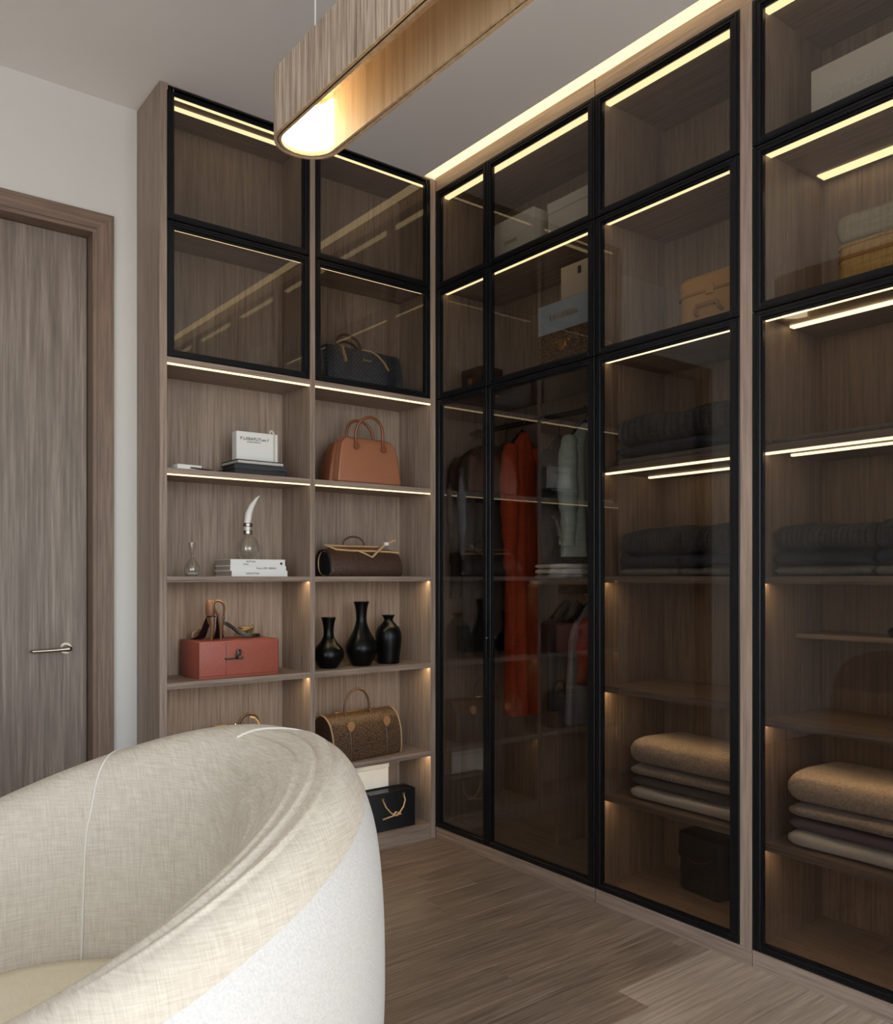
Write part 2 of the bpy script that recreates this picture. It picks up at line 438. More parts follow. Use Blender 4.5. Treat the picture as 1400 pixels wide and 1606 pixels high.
# door
dr = thing('door_1', 'grey brown oak door with lever handle in a wooden frame', 'door', (0, 0, 0)); dr['kind'] = 'structure'
leaf = part('door_leaf', MB().box(DX0+0.028, DX1-0.028, YB+0.055, YB+0.095, 0.006, DZ-0.028, 0.002, 1), M['doorwood'], dr)
part('jamb', MB().box(DX1-0.026, DX1, YB-0.012, YB+0.12, 0, DZ-0.026), M['trimZ'], dr, smooth=False)
part('jamb', MB().box(DX0, DX0+0.026, YB-0.012, YB+0.12, 0, DZ-0.026), M['trimZ'], dr, smooth=False)
part('head_jamb', MB().box(DX0, DX1, YB-0.012, YB+0.12, DZ-0.026, DZ), M['trimX'], dr, smooth=False)
def casing(mat, pts, y0, y1):
    v = [(x, y, z) for y in (y0, y1) for x, z in pts]
    return MB().add(v, [(0, 1, 2, 3), (7, 6, 5, 4), (0, 4, 5, 1), (1, 5, 6, 2), (2, 6, 7, 3), (3, 7, 4, 0)])
ci, co = 0.012, 0.045
part('casing', casing(None, [(DX1-ci, 0), (DX1+co, 0), (DX1+co, DZ+co), (DX1-ci, DZ-ci)], YB-0.016, YB+0.004), M['trimZ'], dr, smooth=False)
part('casing', casing(None, [(DX0-co, 0), (DX0+ci, 0), (DX0+ci, DZ-ci), (DX0-co, DZ+co)], YB-0.016, YB+0.004), M['trimZ'], dr, smooth=False)
part('casing', casing(None, [(DX0+ci, DZ-ci), (DX1-ci, DZ-ci), (DX1+co, DZ+co), (DX0-co, DZ+co)], YB-0.016, YB+0.004), M['trimX'], dr, smooth=False)
hx, hz, hy = -1.405, 0.862, YB+0.055
hm = MB().tube([(hx, hy+0.002, hz), (hx, hy-0.007, hz)], 0.020, 20)
hm.tube([(hx, hy-0.006, hz), (hx, hy-0.012, hz), (hx, hy-0.045, hz)], [0.012, 0.0085, 0.0085], 14)
hm.tube([(hx+0.008, hy-0.047, hz), (hx, hy-0.049, hz), (hx-0.012, hy-0.049, hz-0.001), (hx-0.06, hy-0.048, hz-0.003), (hx-0.115, hy-0.046, hz-0.004), (hx-0.118, hy-0.040, hz-0.004)], [0.007, 0.011, 0.0075, 0.006, 0.006, 0.004], 12)
part('lever_handle', hm, M['nickel'], leaf, 'brushed nickel lever handle')

# ============================================================ CABINETS
def mapped(side):
    """L: run along x, depth along +y.  R: run along y, depth along +x."""
    def bx(m, u0, u1, d0, d1, z0, z1, bev=0.0, seg=1):
        if u0 > u1: u0, u1 = u1, u0
        return m.box(u0, u1, d0, d1, z0, z1, bev, seg) if side == 'L' else m.box(d0, d1, u0, u1, z0, z1, bev, seg)
    return bx
def glass_door(unit, side, u0, u1, z0, z1, gmat, s0=0.021, s1=0.021, rail=0.019):
    bx = mapped(side)
    if u0 > u1: u0, u1, s0, s1 = u1, u0, s1, s0
    fr = MB()
    for a, b, c, d in ((u0, u0+s0, z0, z1), (u1-s1, u1, z0, z1), (u0+s0, u1-s1, z0, z0+rail), (u0+s0, u1-s1, z1-rail, z1)):
        bx(fr, a, b, 0.0, 0.020, c, d, 0.0012)
    # inner glazing bead, stepped back
    e = 0.005
    for a, b, c, d in ((u0+s0, u0+s0+e, z0+rail, z1-rail), (u1-s1-e, u1-s1, z0+rail, z1-rail), (u0+s0+e, u1-s1-e, z0+rail, z0+rail+e), (u0+s0+e, u1-s1-e, z1-rail-e, z1-rail)):
        bx(fr, a, b, 0.006, 0.019, c, d)
    # raised outer lip that gives the profile its double line
    for a, b, c, d in ((u0+s0*.25, u0+s0*.5, z0+.003, z1-.003), (u1-s1*.5, u1-s1*.25, z0+.003, z1-.003), (u0+s0*.6, u1-s1*.6, z0+rail*.25, z0+rail*.5), (u0+s0*.6, u1-s1*.6, z1-rail*.5, z1-rail*.25)):
        bx(fr, a, b, -0.002, 0.001, c, d)
    do = part('glass_door', fr, M['black'], unit, 'black framed smoked glass door')
    part('glass_pane', bx(MB(), u0+s0, u1-s1, 0.010, 0.014, z0+rail, z1-rail), gmat, do, smooth=False)
    return do
def shelf(unit, side, u0, u1, z0, z1, d0, d1, leds=(), name='shelf'):
    bx = mapped(side)
    slim = [q for q in leds if q[2] < 0.001]
    mb = bx(MB(), u0, u1, d0, d1, z0, z1, 0.0008)
    if slim: bx(mb, u0, u1, d0, d0+0.006, z0-0.0035, z0+0.002)
    o = part(name, mb, M['woodX' if side == 'L' else 'woodY'], unit, smooth=False)
    for d, w, h, i0, i1 in leds:
        a, b = min(u0, u1)+i0, max(u0, u1)-i1
        part('led_strip', bx(MB(), a, b, d, d+w, z0-h, z0-0.0002), M['leds' if h < 0.001 else 'ledw' if side == 'R' and z0 < 1.9 else 'led'], o, 'glowing warm light strip', smooth=False)
    return o

# --- open shelving on the door side
su = thing('shelving_unit', 'tall taupe oak shelving unit with two bays and glazed top cupboards', 'shelving unit')
for a, b in ((-1.176, -1.150), (-0.601, -0.579), (-0.027, 0.0)):
    part('side_panel' if a != -0.601 else 'divider', MB().box(a, b, 0.0, YB, 0.0, 2.797, 0.0008, 1), M['woodZ'], su, smooth=False)
part('plinth', MB().box(-1.150, -0.027, 0.004, 0.022, 0.0, 0.048), M['woodX'], su, smooth=False)
BAY = ((-1.150, -0.601), (-0.579, -0.027))
for x0, x1 in BAY:
    part('back_panel', MB().box(x0, x1, YB-0.008, YB-0.001, 0.048, 2.777), M['woodZ'], su, smooth=False)
    shelf(su, 'L', x0, x1, 2.777, 2.797, 0.0, YB-0.008, [(0.024, 0.012, 0.006, 0.0, 0.0)]+([(0.085, 0.022, 0.004, 0.0, 0.05)] if x0 < -1 else []), 'top_panel')
    shelf(su, 'L', x0, x1, 2.325, 2.345, 0.022, YB-0.008, [(0.026, 0.014, 0.008, 0.0, 0.02)])
    shelf(su, 'L', x0, x1, 1.846, 1.866, 0.0, YB-0.008, [(0.0015, 0.008, 0.0055, 0.0, 0.0)])
    shelf(su, 'L', x0, x1, 1.466, 1.486, 0.0, YB-0.008, [(0.0015, 0.008, 0.0045, 0.0, 0.0)])
    shelf(su, 'L', x0, x1, 1.097, 1.113, 0.0, YB-0.008, [(0.012, 0.008, 0.0002, 0.0, 0.0)])
    shelf(su, 'L', x0, x1, 0.729, 0.747, 0.0, YB-0.008, [(0.012, 0.008, 0.0002, 0.0, 0.0)])
    shelf(su, 'L', x0, x1, 0.355, 0.373, 0.0, YB-0.008, [(0.012, 0.008, 0.0002, 0.0, 0.0)])
    shelf(su, 'L', x0, x1, 0.048, 0.066, 0.0, YB-0.008, [], 'bottom_panel')
    glass_door(su, 'L', x0+0.001, x1-0.001, 2.338, 2.795, M['clear'])
    glass_door(su, 'L', x0+0.001, x1-0.001, 1.868, 2.334, M['clear'])

# --- glazed wardrobes along the right
DEP = 0.36
def wardrobe(label, y_hi, y_lo, shelves, doors, first=False, post=None, extra=()):
    """y_hi > y_lo; the unit runs towards the photographer"""
    w = thing('wardrobe', label, 'wardrobe')
    bx = mapped('R')
    t = 0.018
    for a, b in ((y_hi-t, y_hi), (y_lo, y_lo+t)):
        part('side_panel', bx(MB(), a, b, 0.021, DEP, 0.0, 2.75, 0.0008), M['woodZ'], w, smooth=False)
    part('back_panel', bx(MB(), y_lo+t, y_hi-t, DEP-0.008, DEP, 0.048, 2.75), M['woodZ'], w, smooth=False)
    end = post if post is not None else y_lo
    part('plinth', bx(MB(), end, y_hi, 0.0, 0.018, 0.0, 0.048, 0.0008), M['woodY'], w, smooth=False)
    part('cornice', bx(MB(), end, y_hi, 0.0, 0.018, 2.752, 2.868, 0.0008), M['woodY'], w, smooth=False)
    if post is not None:
        part('post', bx(MB(), post, y_lo-0.002, 0.0, 0.06, 0.048, 2.752, 0.0008), M['woodZ'], w, smooth=False)
    for z0, z1, leds in shelves:
        shelf(w, 'R', y_lo+t, y_hi-t, z0, z1, 0.026, DEP-0.008, leds)
    for d in doors:
        glass_door(w, 'R', *d)
    return w
F = (0.032, 0.020, 0.008, 0.0, 0.0)         # front strip
S = (0.036, 0.008, 0.0002, 0.0, 0.0)         # slim strip under the lower shelves
TOP = (2.735, 2.752, [(0.034, 0.022, 0.010, 0.0, 0.0)])
def rows3(u0, u1, lo, s0=0.021, s1=0.021, gm='smoke'):
    g = M[gm]
    return [(u0, u1, 2.336, 2.750, M['clear'], s0, s1), (u0, u1, 1.866, 2.332, M['clear'], s0, s1), (u0, u1, 0.050, 1.862, g, s0, s1)]
WA = wardrobe('corner glass wardrobe full of hanging clothes beside the open shelving', -0.001, -0.897,
    [TOP, (2.325, 2.345, [F]), (1.848, 1.868, []), (0.048, 0.066, [])],
    rows3(-0.003, -0.331, 0, gm='mid') + rows3(-0.333, -0.897, 0, 0.021, 0.030, gm='mid'))
WB = wardrobe('narrow glass wardrobe of folded jeans left of the oak post', -0.901, -1.453,
    [TOP, (2.325, 2.345, [F]), (1.848, 1.868, [(0.032, 0.014, 0.006, 0.0, 0.0)]),
     (1.466, 1.486, [(0.032, 0.012, 0.006, 0, 0), (0.235, 0.012, 0.006, 0.0, 0.02)]), (1.095, 1.113, [S]), (0.722, 0.740, [S]), (0.352, 0.370, [S]), (0.048, 0.066, [])],
    rows3(-0.901, -1.453, 0, 0.021, 0.030), post=-1.493)
WC = wardrobe('glass wardrobe of jeans and blankets right of the oak post', -1.495, -2.05,
    [TOP, (2.325, 2.345, [(0.040, 0.026, 0.008, 0, 0), (0.285, 0.040, 0.004, 0, 0.02)]), (1.848, 1.868, [(0.032, 0.014, 0.006, 0, 0), (0.150, 0.022, 0.006, 0, 0.01)]),
     (1.466, 1.486, [(0.034, 0.012, 0.006, 0, 0), (0.120, 0.012, 0.006, 0.0, 0.03)]), (1.095, 1.113, [S]), (0.690, 0.708, [S]), (0.336, 0.354, [S]), (0.048, 0.066, [])],
    rows3(-1.495, -2.05, 0, 0.024, 0.024), post=-2.09)
part('half_shelf', MB().box(0.20, DEP-0.008, -2.03, -1.514, 0.930, 0.944), M['woodY'], WC, smooth=False)
for i, (a, b) in enumerate(((-2.092, -2.70), (-2.742, -3.36))):
    wardrobe(('empty glass wardrobe next to the blanket wardrobe', 'empty glass wardrobe at the window end of the row')[i], a, b,
        [TOP, (2.325, 2.345, [F]), (1.848, 1.868, [F]), (1.466, 1.486, [S]), (1.095, 1.113, [S]), (0.70, 0.718, [S]), (0.336, 0.354, [S]), (0.048, 0.066, [])],
        rows3(a, b, 0), post=b-0.04)
kb = MB().tube([(-0.004, -0.344, 0.872), (-0.010, -0.344, 0.872), (-0.014, -0.344, 0.872)], [0.003, 0.005, 0.004], 12)
dd = [o for o in WA.children if o.name.startswith('glass_door')][-1]
part('lock_knob', kb, M['nickel'], dd, 'tiny bright lock knob')
# hanging rail and inner fittings of the corner wardrobe
part('rail', MB().tube([(0.18, -0.02, 1.735), (0.18, -0.878, 1.735)], 0.011, 14), M['darkmetal'], WA)
part('inner_divider', MB().box(0.20, DEP-0.008, -0.530, -0.516, 0.066, 1.084), M['woodZ'], WA, smooth=False)
part('half_shelf', MB().box(0.06, DEP-0.008, -0.878, -0.516, 1.084, 1.100), M['woodY'], WA, smooth=False)
part('rail', MB().tube([(0.205, -0.532, 1.055), (0.205, -0.878, 1.055)], 0.009, 12), M['darkmetal'], WA)
# light cove between ceiling and wardrobes
cv = thing('cove_light', 'bright warm cove light running between ceiling and wardrobes', 'light')
part('diffuser', MB().box(-0.060, -0.002, -3.40, -0.003, 2.808, 2.818), M['cove'], cv, smooth=False)
part('housing', MB().box(-0.062, -0.001, -3.415, -0.001, 2.818, 2.872), M['ceil'], cv, smooth=False)

# ============================================================ PENDANT LAMP
def racetrack(cx, hw, y0, y1, z, n=16):
    """stadium outline, round ends, long along y"""
    r = hw; out = []
    for i in range(n+1):
        a = PI*i/n; out.append((cx+r*math.cos(a), y1-r+r*math.sin(a), z))
    for i in range(n+1):
        a = PI+PI*i/n; out.append((cx+r*math.cos(a), y0+r+r*math.sin(a), z))
    return out
PX, PY0, PY1, PZ0, PZ1, PW = -1.136, -2.35, -0.888, 2.20, 2.362, 0.086
pl_ = thing('pendant_lamp', 'long oval pendant lamp of rough sawn oak with a glowing inside', 'pendant lamp', (PX, (PY0+PY1)/2, PZ0))
oy = (PY0+PY1)/2
def rt(inset, z): return racetrack(0, PW-inset, PY0-oy+inset, PY1-oy-inset, z-PZ0)
part('outer_band', MB().loft([rt(0.0, PZ0+0.003), rt(0.0, PZ1), rt(0.008, PZ1), rt(0.008, PZ0+0.003), rt(0.0, PZ0+0.003)], cap=False), M['pend'], pl_)
part('rim', MB().loft([rt(0.0005, PZ0+0.003), rt(0.0005, PZ0), rt(0.007, PZ0), rt(0.0075, PZ0+0.003)], cap=False), M['pendin'], pl_)
part('light_groove', MB().loft([rt(0.0075, PZ0+0.003), rt(0.0075, PZ0+0.008), rt(0.013, PZ0+0.008), rt(0.013, PZ0+0.003)], cap=False), M['pendin'], pl_)
part('inner_band', MB().loft([rt(0.013, PZ0+0.001), rt(0.019, PZ0+0.001), rt(0.019, PZ1-0.02), rt(0.0085, PZ1-0.02), rt(0.0085, PZ0+0.008), rt(0.013, PZ0+0.006), rt(0.013, PZ0+0.001)], cap=False), M['pendin'], pl_)
part('top_board', MB().loft([rt(0.0085, PZ1-0.02), rt(0.0085, PZ1-0.004)]), M['pendin'], pl_)
for s in (1, -1):
    hw = PW-0.0205; ye = s*((PY1-PY0)/2-0.0205)
    arc = [(hw, ye-s*(hw+0.012))]+[(hw*math.cos(PI*i/16), ye-s*hw+s*hw*math.sin(PI*i/16)) for i in range(17)]+[(-hw, ye-s*(hw+0.012))]
    inn = [(x*0.93, (y-(ye-s*hw))*0.93+(ye-s*hw)) for x, y in arc]
    part('lens', MB().loft([[(x, y, z) for x, y in arc+inn[::-1]] for z in (0.012, 0.128)]), M['lens'], pl_, 'glowing white lens lining the rounded end', smooth=False)
    yc = s*((PY1-PY0)/2-0.12)
    part('cable', MB().tube([(0, yc, PZ1-PZ0-0.004), (0, yc, H-PZ0-0.012)], 0.0022, 8), M['paper'], pl_)
    part('ceiling_cup', MB().lathe([(0.022, H-PZ0-0.014), (0.024, H-PZ0-0.004), (0.024, H-PZ0-0.0005)], 20, (0, yc, 0)), M['wall'], pl_)

# ============================================================ BARREL ARMCHAIR
ch = thing('armchair', 'round cream linen barrel armchair with a white outer shell in the foreground', 'armchair', (-1.844, -1.376, 0), math.radians(-2))
HB, HF = 0.811, 0.483
NPHI, PMAX = 120, math.radians(142)
def ch_h(p):
    return HB-(HB-HF)*sm(math.radians(10), math.radians(173), abs(p))
def ch_close(p):
    q = (abs(p)-math.radians(118))/(PMAX-math.radians(118))
    return 0.0 if q <= 0 else 1-math.sqrt(max(0.0, 1-min(1, q)**2))
def ch_pt(p, r, z):
    c = ch_close(p); r = r+(0.44-r)*c
    z = z if z < 0.2 else z-0.03*c
    return (r*math.cos(p), r*math.sin(p), z)
def spline(pts, n):
    P = [Vector(q) for q in pts]; out = []
    for i in range(len(P)-1):
        a, b, c, d = P[max(i-1, 0)], P[i], P[i+1], P[min(i+2, len(P)-1)]
        for k in range(n):
            t = k/n
            out.append(0.5*((2*b)+(c-a)*t+(2*a-5*b+4*c-d)*t*t+(3*b-a-3*c+d)*t**3))
    out.append(P[-1]); return out
def outer_prof(p):
    h = ch_h(p)-0.055; k = max(0.0, h-0.40)
    pts = [(0.455, 0.045), (0.492, 0.10), (0.520, 0.20), (0.548, 0.32), (0.557, 0.40), (0.556, 0.40+k*.45), (0.545, 0.40+k*.8), (0.525, h-.001)]
    return [(v.x, v.y) for v in spline([(a, b, 0) for a, b in pts], 4)]
def seam2(t): return math.radians(-6+25*sm(0.1, 0.65, t))
def inner_prof(p):
    h = ch_h(p)
    pts = [(0.526, h-0.057), (0.508, h-0.026), (0.482, h-0.006), (0.452, h), (0.418, h-0.008), (0.388, h-0.036), (0.365, h-0.095), (0.350, h-0.16), (0.338, 0.30)]
    wz = sm(math.radians(-105), math.radians(-60), p)*(1-sm(math.radians(-8), math.radians(22), p))
    wide = [(0.526, h-0.057), (0.508, h-0.026), (0.486, h-0.006), (0.456, h), (0.415, h-0.010), (0.378, h-0.036), (0.346, h-0.080), (0.325, h-0.14), (0.315, 0.30)]
    pts = [(a+(c-a)*wz, b+(d-b)*wz) for (a, b), (c, d) in zip(pts, wide)]
    q = spline([(a, b, 0) for a, b in pts], 10)
    # carved contour ridges on the side turned to the photographer
    out = []
    for i, v in enumerate(q):
        t = i/(len(q)-1)
        ps = seam2(t)
        env = sm(math.radians(-100), math.radians(-55), p)*(1-sm(ps-math.radians(9), ps-math.radians(1), p))
        e = env*sm(0.28, 0.34, t)*(1-sm(0.72, 0.80, t))
        w = (t-0.28)/0.10; saw = w-math.floor(w); saw = saw if saw < .8 else .8*(1-(saw-.8)/.2)
        k = e*0.027*(saw-0.4)
        out.append((v.x+k*0.8, v.y+k*0.7))
    return out
phis = [-PMAX+2*PMAX*i/NPHI for i in range(NPHI+1)]
def sweep(fn):
    return MB().loft([[ch_pt(p, r, zz) for r, zz in fn(p)] for p in phis], cap=False, closed=False)
part('outer_shell', sweep(outer_prof), M['white_b'], ch, 'white boucle outer shell', angle=60)
part('inner_shell', sweep(inner_prof), M['cream'], ch, 'cream linen padded inner shell', angle=60)
for which in (0, 1):
    pts = []
    for i in range(6, 81 if which == 0 else 46):
        p = math.radians(58+9*i/80) if which == 0 else seam2(i/80); r, z = inner_prof(p)[i]
        pts.append(ch_pt(p, r-0.0003, z+0.0006))
    part('seam', MB().tube(pts, 0.0026, 6), M['piping'], ch)
sp = [(0.001, 0.376), (0.15, 0.374), (0.26, 0.368), (0.315, 0.354), (0.336, 0.332), (0.332, 0.30), (0.30, 0.285)]
part('seat_cushion', MB().lathe(sp[::-1], 56), M['seat'], ch, 'pale cream round seat cushion')
part('seat_base', MB().lathe([(0.42, 0.045), (0.45, 0.12), (0.46, 0.22), (0.44, 0.285), (0.2, 0.29)], 48), M['white_b'], ch)
part('foot_ring', MB().lathe([(0.40, 0.0), (0.40, 0.05), (0.30, 0.05), (0.30, 0.0)], 40), M['blackleather'], ch)

# ============================================================ THINGS ON THE OPEN SHELVES
def rr(hw, hd, r, z, n=5, cx=0.0, cy=0.0):
    """rounded rectangle ring in the xy plane"""
    out = []; r = min(r, hw*0.999, hd*0.999)
    for sx, sy, a0 in ((1, 1, 0), (-1, 1, PI/2), (-1, -1, PI), (1, -1, 1.5*PI)):
        for i in range(n+1):
            a = a0+PI/2*i/n
            out.append((cx+sx*(hw-r)+r*math.cos(a), cy+sy*(hd-r)+r*math.sin(a), z))
    return out
Z1, Z2, Z3, Z4, Z5, ZC = 1.486, 1.113, 0.747, 0.373, 0.066, 1.866

# navy weekender in the glazed cupboard
t = thing('handbag', 'navy quilted handbag with tan handles behind the cupboard glass', 'handbag', (-0.312, 0.115, ZC))
part('body', MB().loft([rr(.170, .060, .02, 0), rr(.183, .072, .022, .012), rr(.184, .070, .022, .07), rr(.182, .060, .02, .13), rr(.180, .048, .018, .164), rr(.176, .036, .014, .174)]), M['navy'], t)
part('gusset', MB().loft([rr(.006, .050, .004, .012, cx=-.183), rr(.006, .050, .004, .07, cx=-.184), rr(.006, .034, .004, .13, cx=-.180), rr(.006, .016, .004, .158, cx=-.174)]), M['blackleather'], t, 'plain black end gusset')
part('zip', MB().box(-.165, .165, -.006, .006, .170, .176, .001, 1), M['natural'], t)
part('handle', MB().tube([(-.115, -.052, .120), (-.118, -.050, .165)]+arch(-.118, -.010, .175, .058, -.03, 12, .02)+[(-.006, -.026, .17)], .006, 8), M['darkstrap'], t)
part('handle', MB().tube([(-.10, .03, .16)]+arch(-.095, .02, .17, .05, .03, 10, .01)+[(.022, .03, .16)], .006, 8), M['darkstrap'], t)
part('strap', MB().tube([(-.108, -.047, .172), (-.107, -.058, .145), (-.104, -.068, .118), (-.103, -.071, .108)], .005, 8, flat=(.004, .009)), M['natural'], t)
part('strap', MB().tube([(-.005, -.028, .176), (.035, -.036, .176), (.062, -.050, .158), (.085, -.062, .13), (.102, -.070, .10)], .005, 8, flat=(.004, .007)), M['natural'], t)
lettering('Joison', .017, M['goldink'], t, (.0, -.0665, .128), shear=.3)

# cognac leather handbag
t = thing('handbag', 'smooth cognac leather handbag with rounded handles on the open shelf', 'handbag', (-0.318, 0.072, Z1))
part('body', MB().loft([rr(.150, .050, .014, 0), rr(.156, .056, .016, .008), rr(.152, .055, .016, .06), rr(.143, .050, .016, .12), rr(.132, .043, .016, .160), rr(.118, .034, .016, .180), rr(.098, .022, .014, .188)]), M['tan'], t)
part('gusset', MB().loft([rr(.018, .046, .010, .002, cx=-.160, cy=.012), rr(.016, .046, .010, .06, cx=-.155, cy=.012), rr(.014, .040, .010, .12, cx=-.145, cy=.012), rr(.010, .026, .008, .160, cx=-.130, cy=.012)]), M['tan_d'], t, 'folded darker end gusset')
part('welt', MB().tube([(-.153, -.054, .004), (-.149, -.054, .06), (-.140, -.049, .12), (-.128, -.042, .163), (-.10, -.028, .185)], .0025, 6), M['tan_d'], t)
for yy, ln in ((-.044, -.012), (.026, .012)):
    part('handle', MB().tube([(-.062, yy-.006, .155), (-.062, yy, .172)]+arch(-.064, .066, .188, .082, yy, 14, ln)+[(.066, yy, .172), (.066, yy-.006, .152)], .0062, 8), M['tan_d'], t)
    for xx, zz in ((-.062, .150), (.066, .146)):
        if yy < 0:
            part('handle_tab', MB().loft([[(xx+(q[0]-0)*1.0, q[1], zz+q[2]) for q in [(.014*math.cos(2*PI*i/18), yy-.006-dy, .014*math.sin(2*PI*i/18)) for i in range(18)]] for dy in (0, .004)]), M['tan_d'], t)

# dark brown doctor pouch with tan bindings
t = thing('doctor_bag', 'dark brown woven duffel with tan trim and open zip', 'handbag', (-0.325, 0.095, Z2))
prof = [(-.062, .0), (-.074, .015), (-.076, .035), (-.070, .062), (-.056, .088), (-.034, .106), (.0, .112), (.034, .108), (.058, .085), (.070, .055), (.072, .02), (.060, .0)]
xs = [(-.172, .90), (-.168, .97), (-.155, 1.0), (.150, 1.0), (.166, .97), (.172, .88)]
part('body', MB().loft([[(x, y*k, z*k) for y, z in prof] for x, k in xs]), M['croc2'], t)
part('zip_edge', MB().tube([(-.128, -.036, .108), (-.06, -.042, .104), (.04, -.042, .104), (.13, -.044, .102), (.165, -.050, .098)], .004, 6), M['natural'], t)
part('zip_edge', MB().tube([(-.150, .010, .126), (-.05, .012, .123), (.06, .012, .124), (.10, .012, .124)], .004, 6), M['natural'], t)
part('zip_edge', MB().tube([(-.152, .012, .127), (-.140, -.015, .118), (-.128, -.036, .108)], .005, 6), M['natural'], t)
part('lining', MB().loft([[(x, y, z) for y, z in ((-.036, .104), (.012, .112), (.012, .123), (-.036, .108))] for x in (-.14, .10)]), M['tan_d'], t)
part('handle', MB().tube([(-.066, .02, .110)]+arch(-.064, .042, .118, .046, .022, 12)+[(.044, .02, .110)], .0042, 8), M['darkstrap'], t)
part('strap', MB().tube([(-.03, -.045, .104), (.005, -.060, .088), (.025, -.064, .078), (.05, -.056, .096), (.09, -.045, .124), (.115, -.040, .138), (.155, -.038, .152)], .004, 6, flat=(.0035, .006)), M['natural'], t)
part('end_loop', MB().tube([(-.172-.004*math.sin(2*PI*i/24), -.016+.036*math.sin(2*PI*i/24)*(1 if i < 12 else .9), .052-.046*math.cos(2*PI*i/24)) for i in range(25)], .0035, 6), M['natural'], t)
part('end_panel', MB().loft([[(-.176, y*.8-.012, z*.85+.006) for y, z in prof], [(-.170, y*.8-.012, z*.85+.006) for y, z in prof]]), M['blackleather'], t)
part('buckle', MB().box(.098, .116, -.050, -.036, .128, .142, .002, 1), M['paper'], t)

# three black vases
def vase(prof, x, y, label):
    t = thing('vase', label, 'vase', (x, y, Z3), group='black glazed vases on the open shelf')
    ps = spline([(a, b, 0) for a, b in prof], 5)
    part('body', MB().lathe([(max(v.x, .001), v.y) for v in ps], 40, cap=True), M['vase'], t, angle=60)
    r, z = prof[-1]
    part('lip', MB().lathe([(r-.004, z-.002), (r-.001, z+.001), (r+.0008, z-.001), (r-.0005, z-.004)], 36, cap=False), M['vase'], t)
vase([(.026, 0), (.036, .003), (.058, .035), (.0625, .055), (.056, .078), (.034, .105), (.0225, .125), (.020, .15), (.023, .175), (.029, .202)], -0.468, .092, 'short black vase with wide belly and flared neck, left of the three')
vase([(.030, 0), (.040, .003), (.060, .045), (.066, .072), (.058, .10), (.036, .14), (.024, .175), (.0215, .20), (.025, .235), (.032, .262)], -0.314, .092, 'tallest black vase with a long flared neck, in the middle')
vase([(.040, 0), (.046, .003), (.050, .04), (.0555, .085), (.056, .12), (.048, .147), (.030, .168), (.020, .18), (.0205, .19), (.027, .203)], -0.176, .098, 'black bottle vase with high shoulders and a narrow neck, right of the three')

# barrel bag in brown crocodile
t = thing('barrel_bag', 'brown crocodile barrel handbag with gold leaf charms beside the armchair', 'handbag', (-0.325, 0.112, Z4), math.radians(7))
pf = [(-.060, .0), (-.076, .006), (-.080, .05), (-.076, .10), (-.060, .145), (-.035, .174), (.0, .186), (.035, .174), (.060, .145), (.076, .10), (.080, .05), (.074, .006), (.058, .0)]
pf2 = [(v.x, max(0, v.y)) for v in spline([(a, b, 0) for a, b in pf], 3)]
part('body', MB().loft([[(x, y, z) for y, z in pf2] for x in (-.176, -.17, .168, .176)]), M['croc'], t)
part('end_panel', MB().loft([[(-.1775, y*.93, .004+z*.95) for y, z in pf2], [(-.172, y*.93, .004+z*.95) for y, z in pf2]]), M['croc2'], t, 'dark brown end panel')
for x in (-.177, .177):
    part('piping', MB().tube([(x, y, z) for y, z in pf2], .0042, 6), M['pipe2'], t)
part('handle', MB().tube([(-.080, -.030, .168), (-.078, -.028, .186)]+arch(-.078, .050, .190, .090, -.020, 14)+[(.052, -.028, .184), (.056, -.032, .165)], .0052, 8), M['darkstrap'], t)
part('top_trim', MB().box(-.11, .075, -.008, .008, .180, .190, .002, 1), M['gold'], t)
for xx in (-.092, .095):
    st = MB().tube([(xx, y*1.02, z) for y, z in [(-.02, .180), (-.038, .170), (-.062, .143), (-.078, .10), (-.082, .05), (-.077, .004)]], .003, 6)
    o = part('strap', st, M['darkstrap'], t)
    lf = [(0, .022), (.012, .018), (.019, .006), (.014, -.008), (0, -.020), (-.014, -.008), (-.018, .006), (-.012, .018)]
    part('leaf_charm', MB().loft([[(xx+a, -.070-.010*(.158-.0-(.148+b))-k, .140+b) for a, b in lf] for k in (0.008, 0.013)]), M['charm'], o, 'gold leaf charm')
part('seam', MB().tube([(-.17, -.0815, .048), (0, -.0815, .050), (.17, -.0815, .052)], .0012, 5), M['darkstrap'], t)

# white box and black gift bag on the bottom shelf
t = thing('storage_box', 'plain white box standing upright behind the black gift bag', 'box', (-0.285, 0.165, Z5))
part('body', MB().box(-.125, .125, -.045, .045, 0, .235, .002, 1), M['whitebox'], t)
part('lid', MB().box(-.127, .127, -.047, .047, .236, .262, .002, 1), M['whitebox'], t)
t = thing('gift_bag', 'glossy black gift bag with a knotted gold cord on the bottom shelf', 'gift bag', (-0.200, 0.070, Z5))
wall_ = MB()
o_, i_ = (lambda z, k: rr(.112-k, .044-k, .003, z, 2)), None
wall_.loft([o_(0, 0), o_(.158, 0), o_(.158, .002), o_(.004, .002)], cap=False)
wall_.box(-.110, .110, -.042, .042, .0005, .004)
part('body', wall_, M['blackleather'], t)
part('top_flap', MB().box(-.109, .109, -.036, .040, .148, .153, .001, 1), M['vase'], t)
part('cord', MB().tube([(-.052, -.046, .128), (-.040, -.050, .100), (-.018, -.052, .074), (.0, -.052, .062), (.012, -.054, .058), (.020, -.052, .070), (.006, -.053, .074), (-.006, -.054, .060), (-.055, -.050, .052)], .0032, 8), M['natural'], t, 'pale gold cord')
part('cord', MB().tube([(.052, -.046, .136), (.056, -.050, .115), (.046, -.052, .090), (.026, -.053, .068), (.0, -.054, .060), (.034, -.052, .062)], .0032, 8), M['natural'], t, 'pale gold cord')
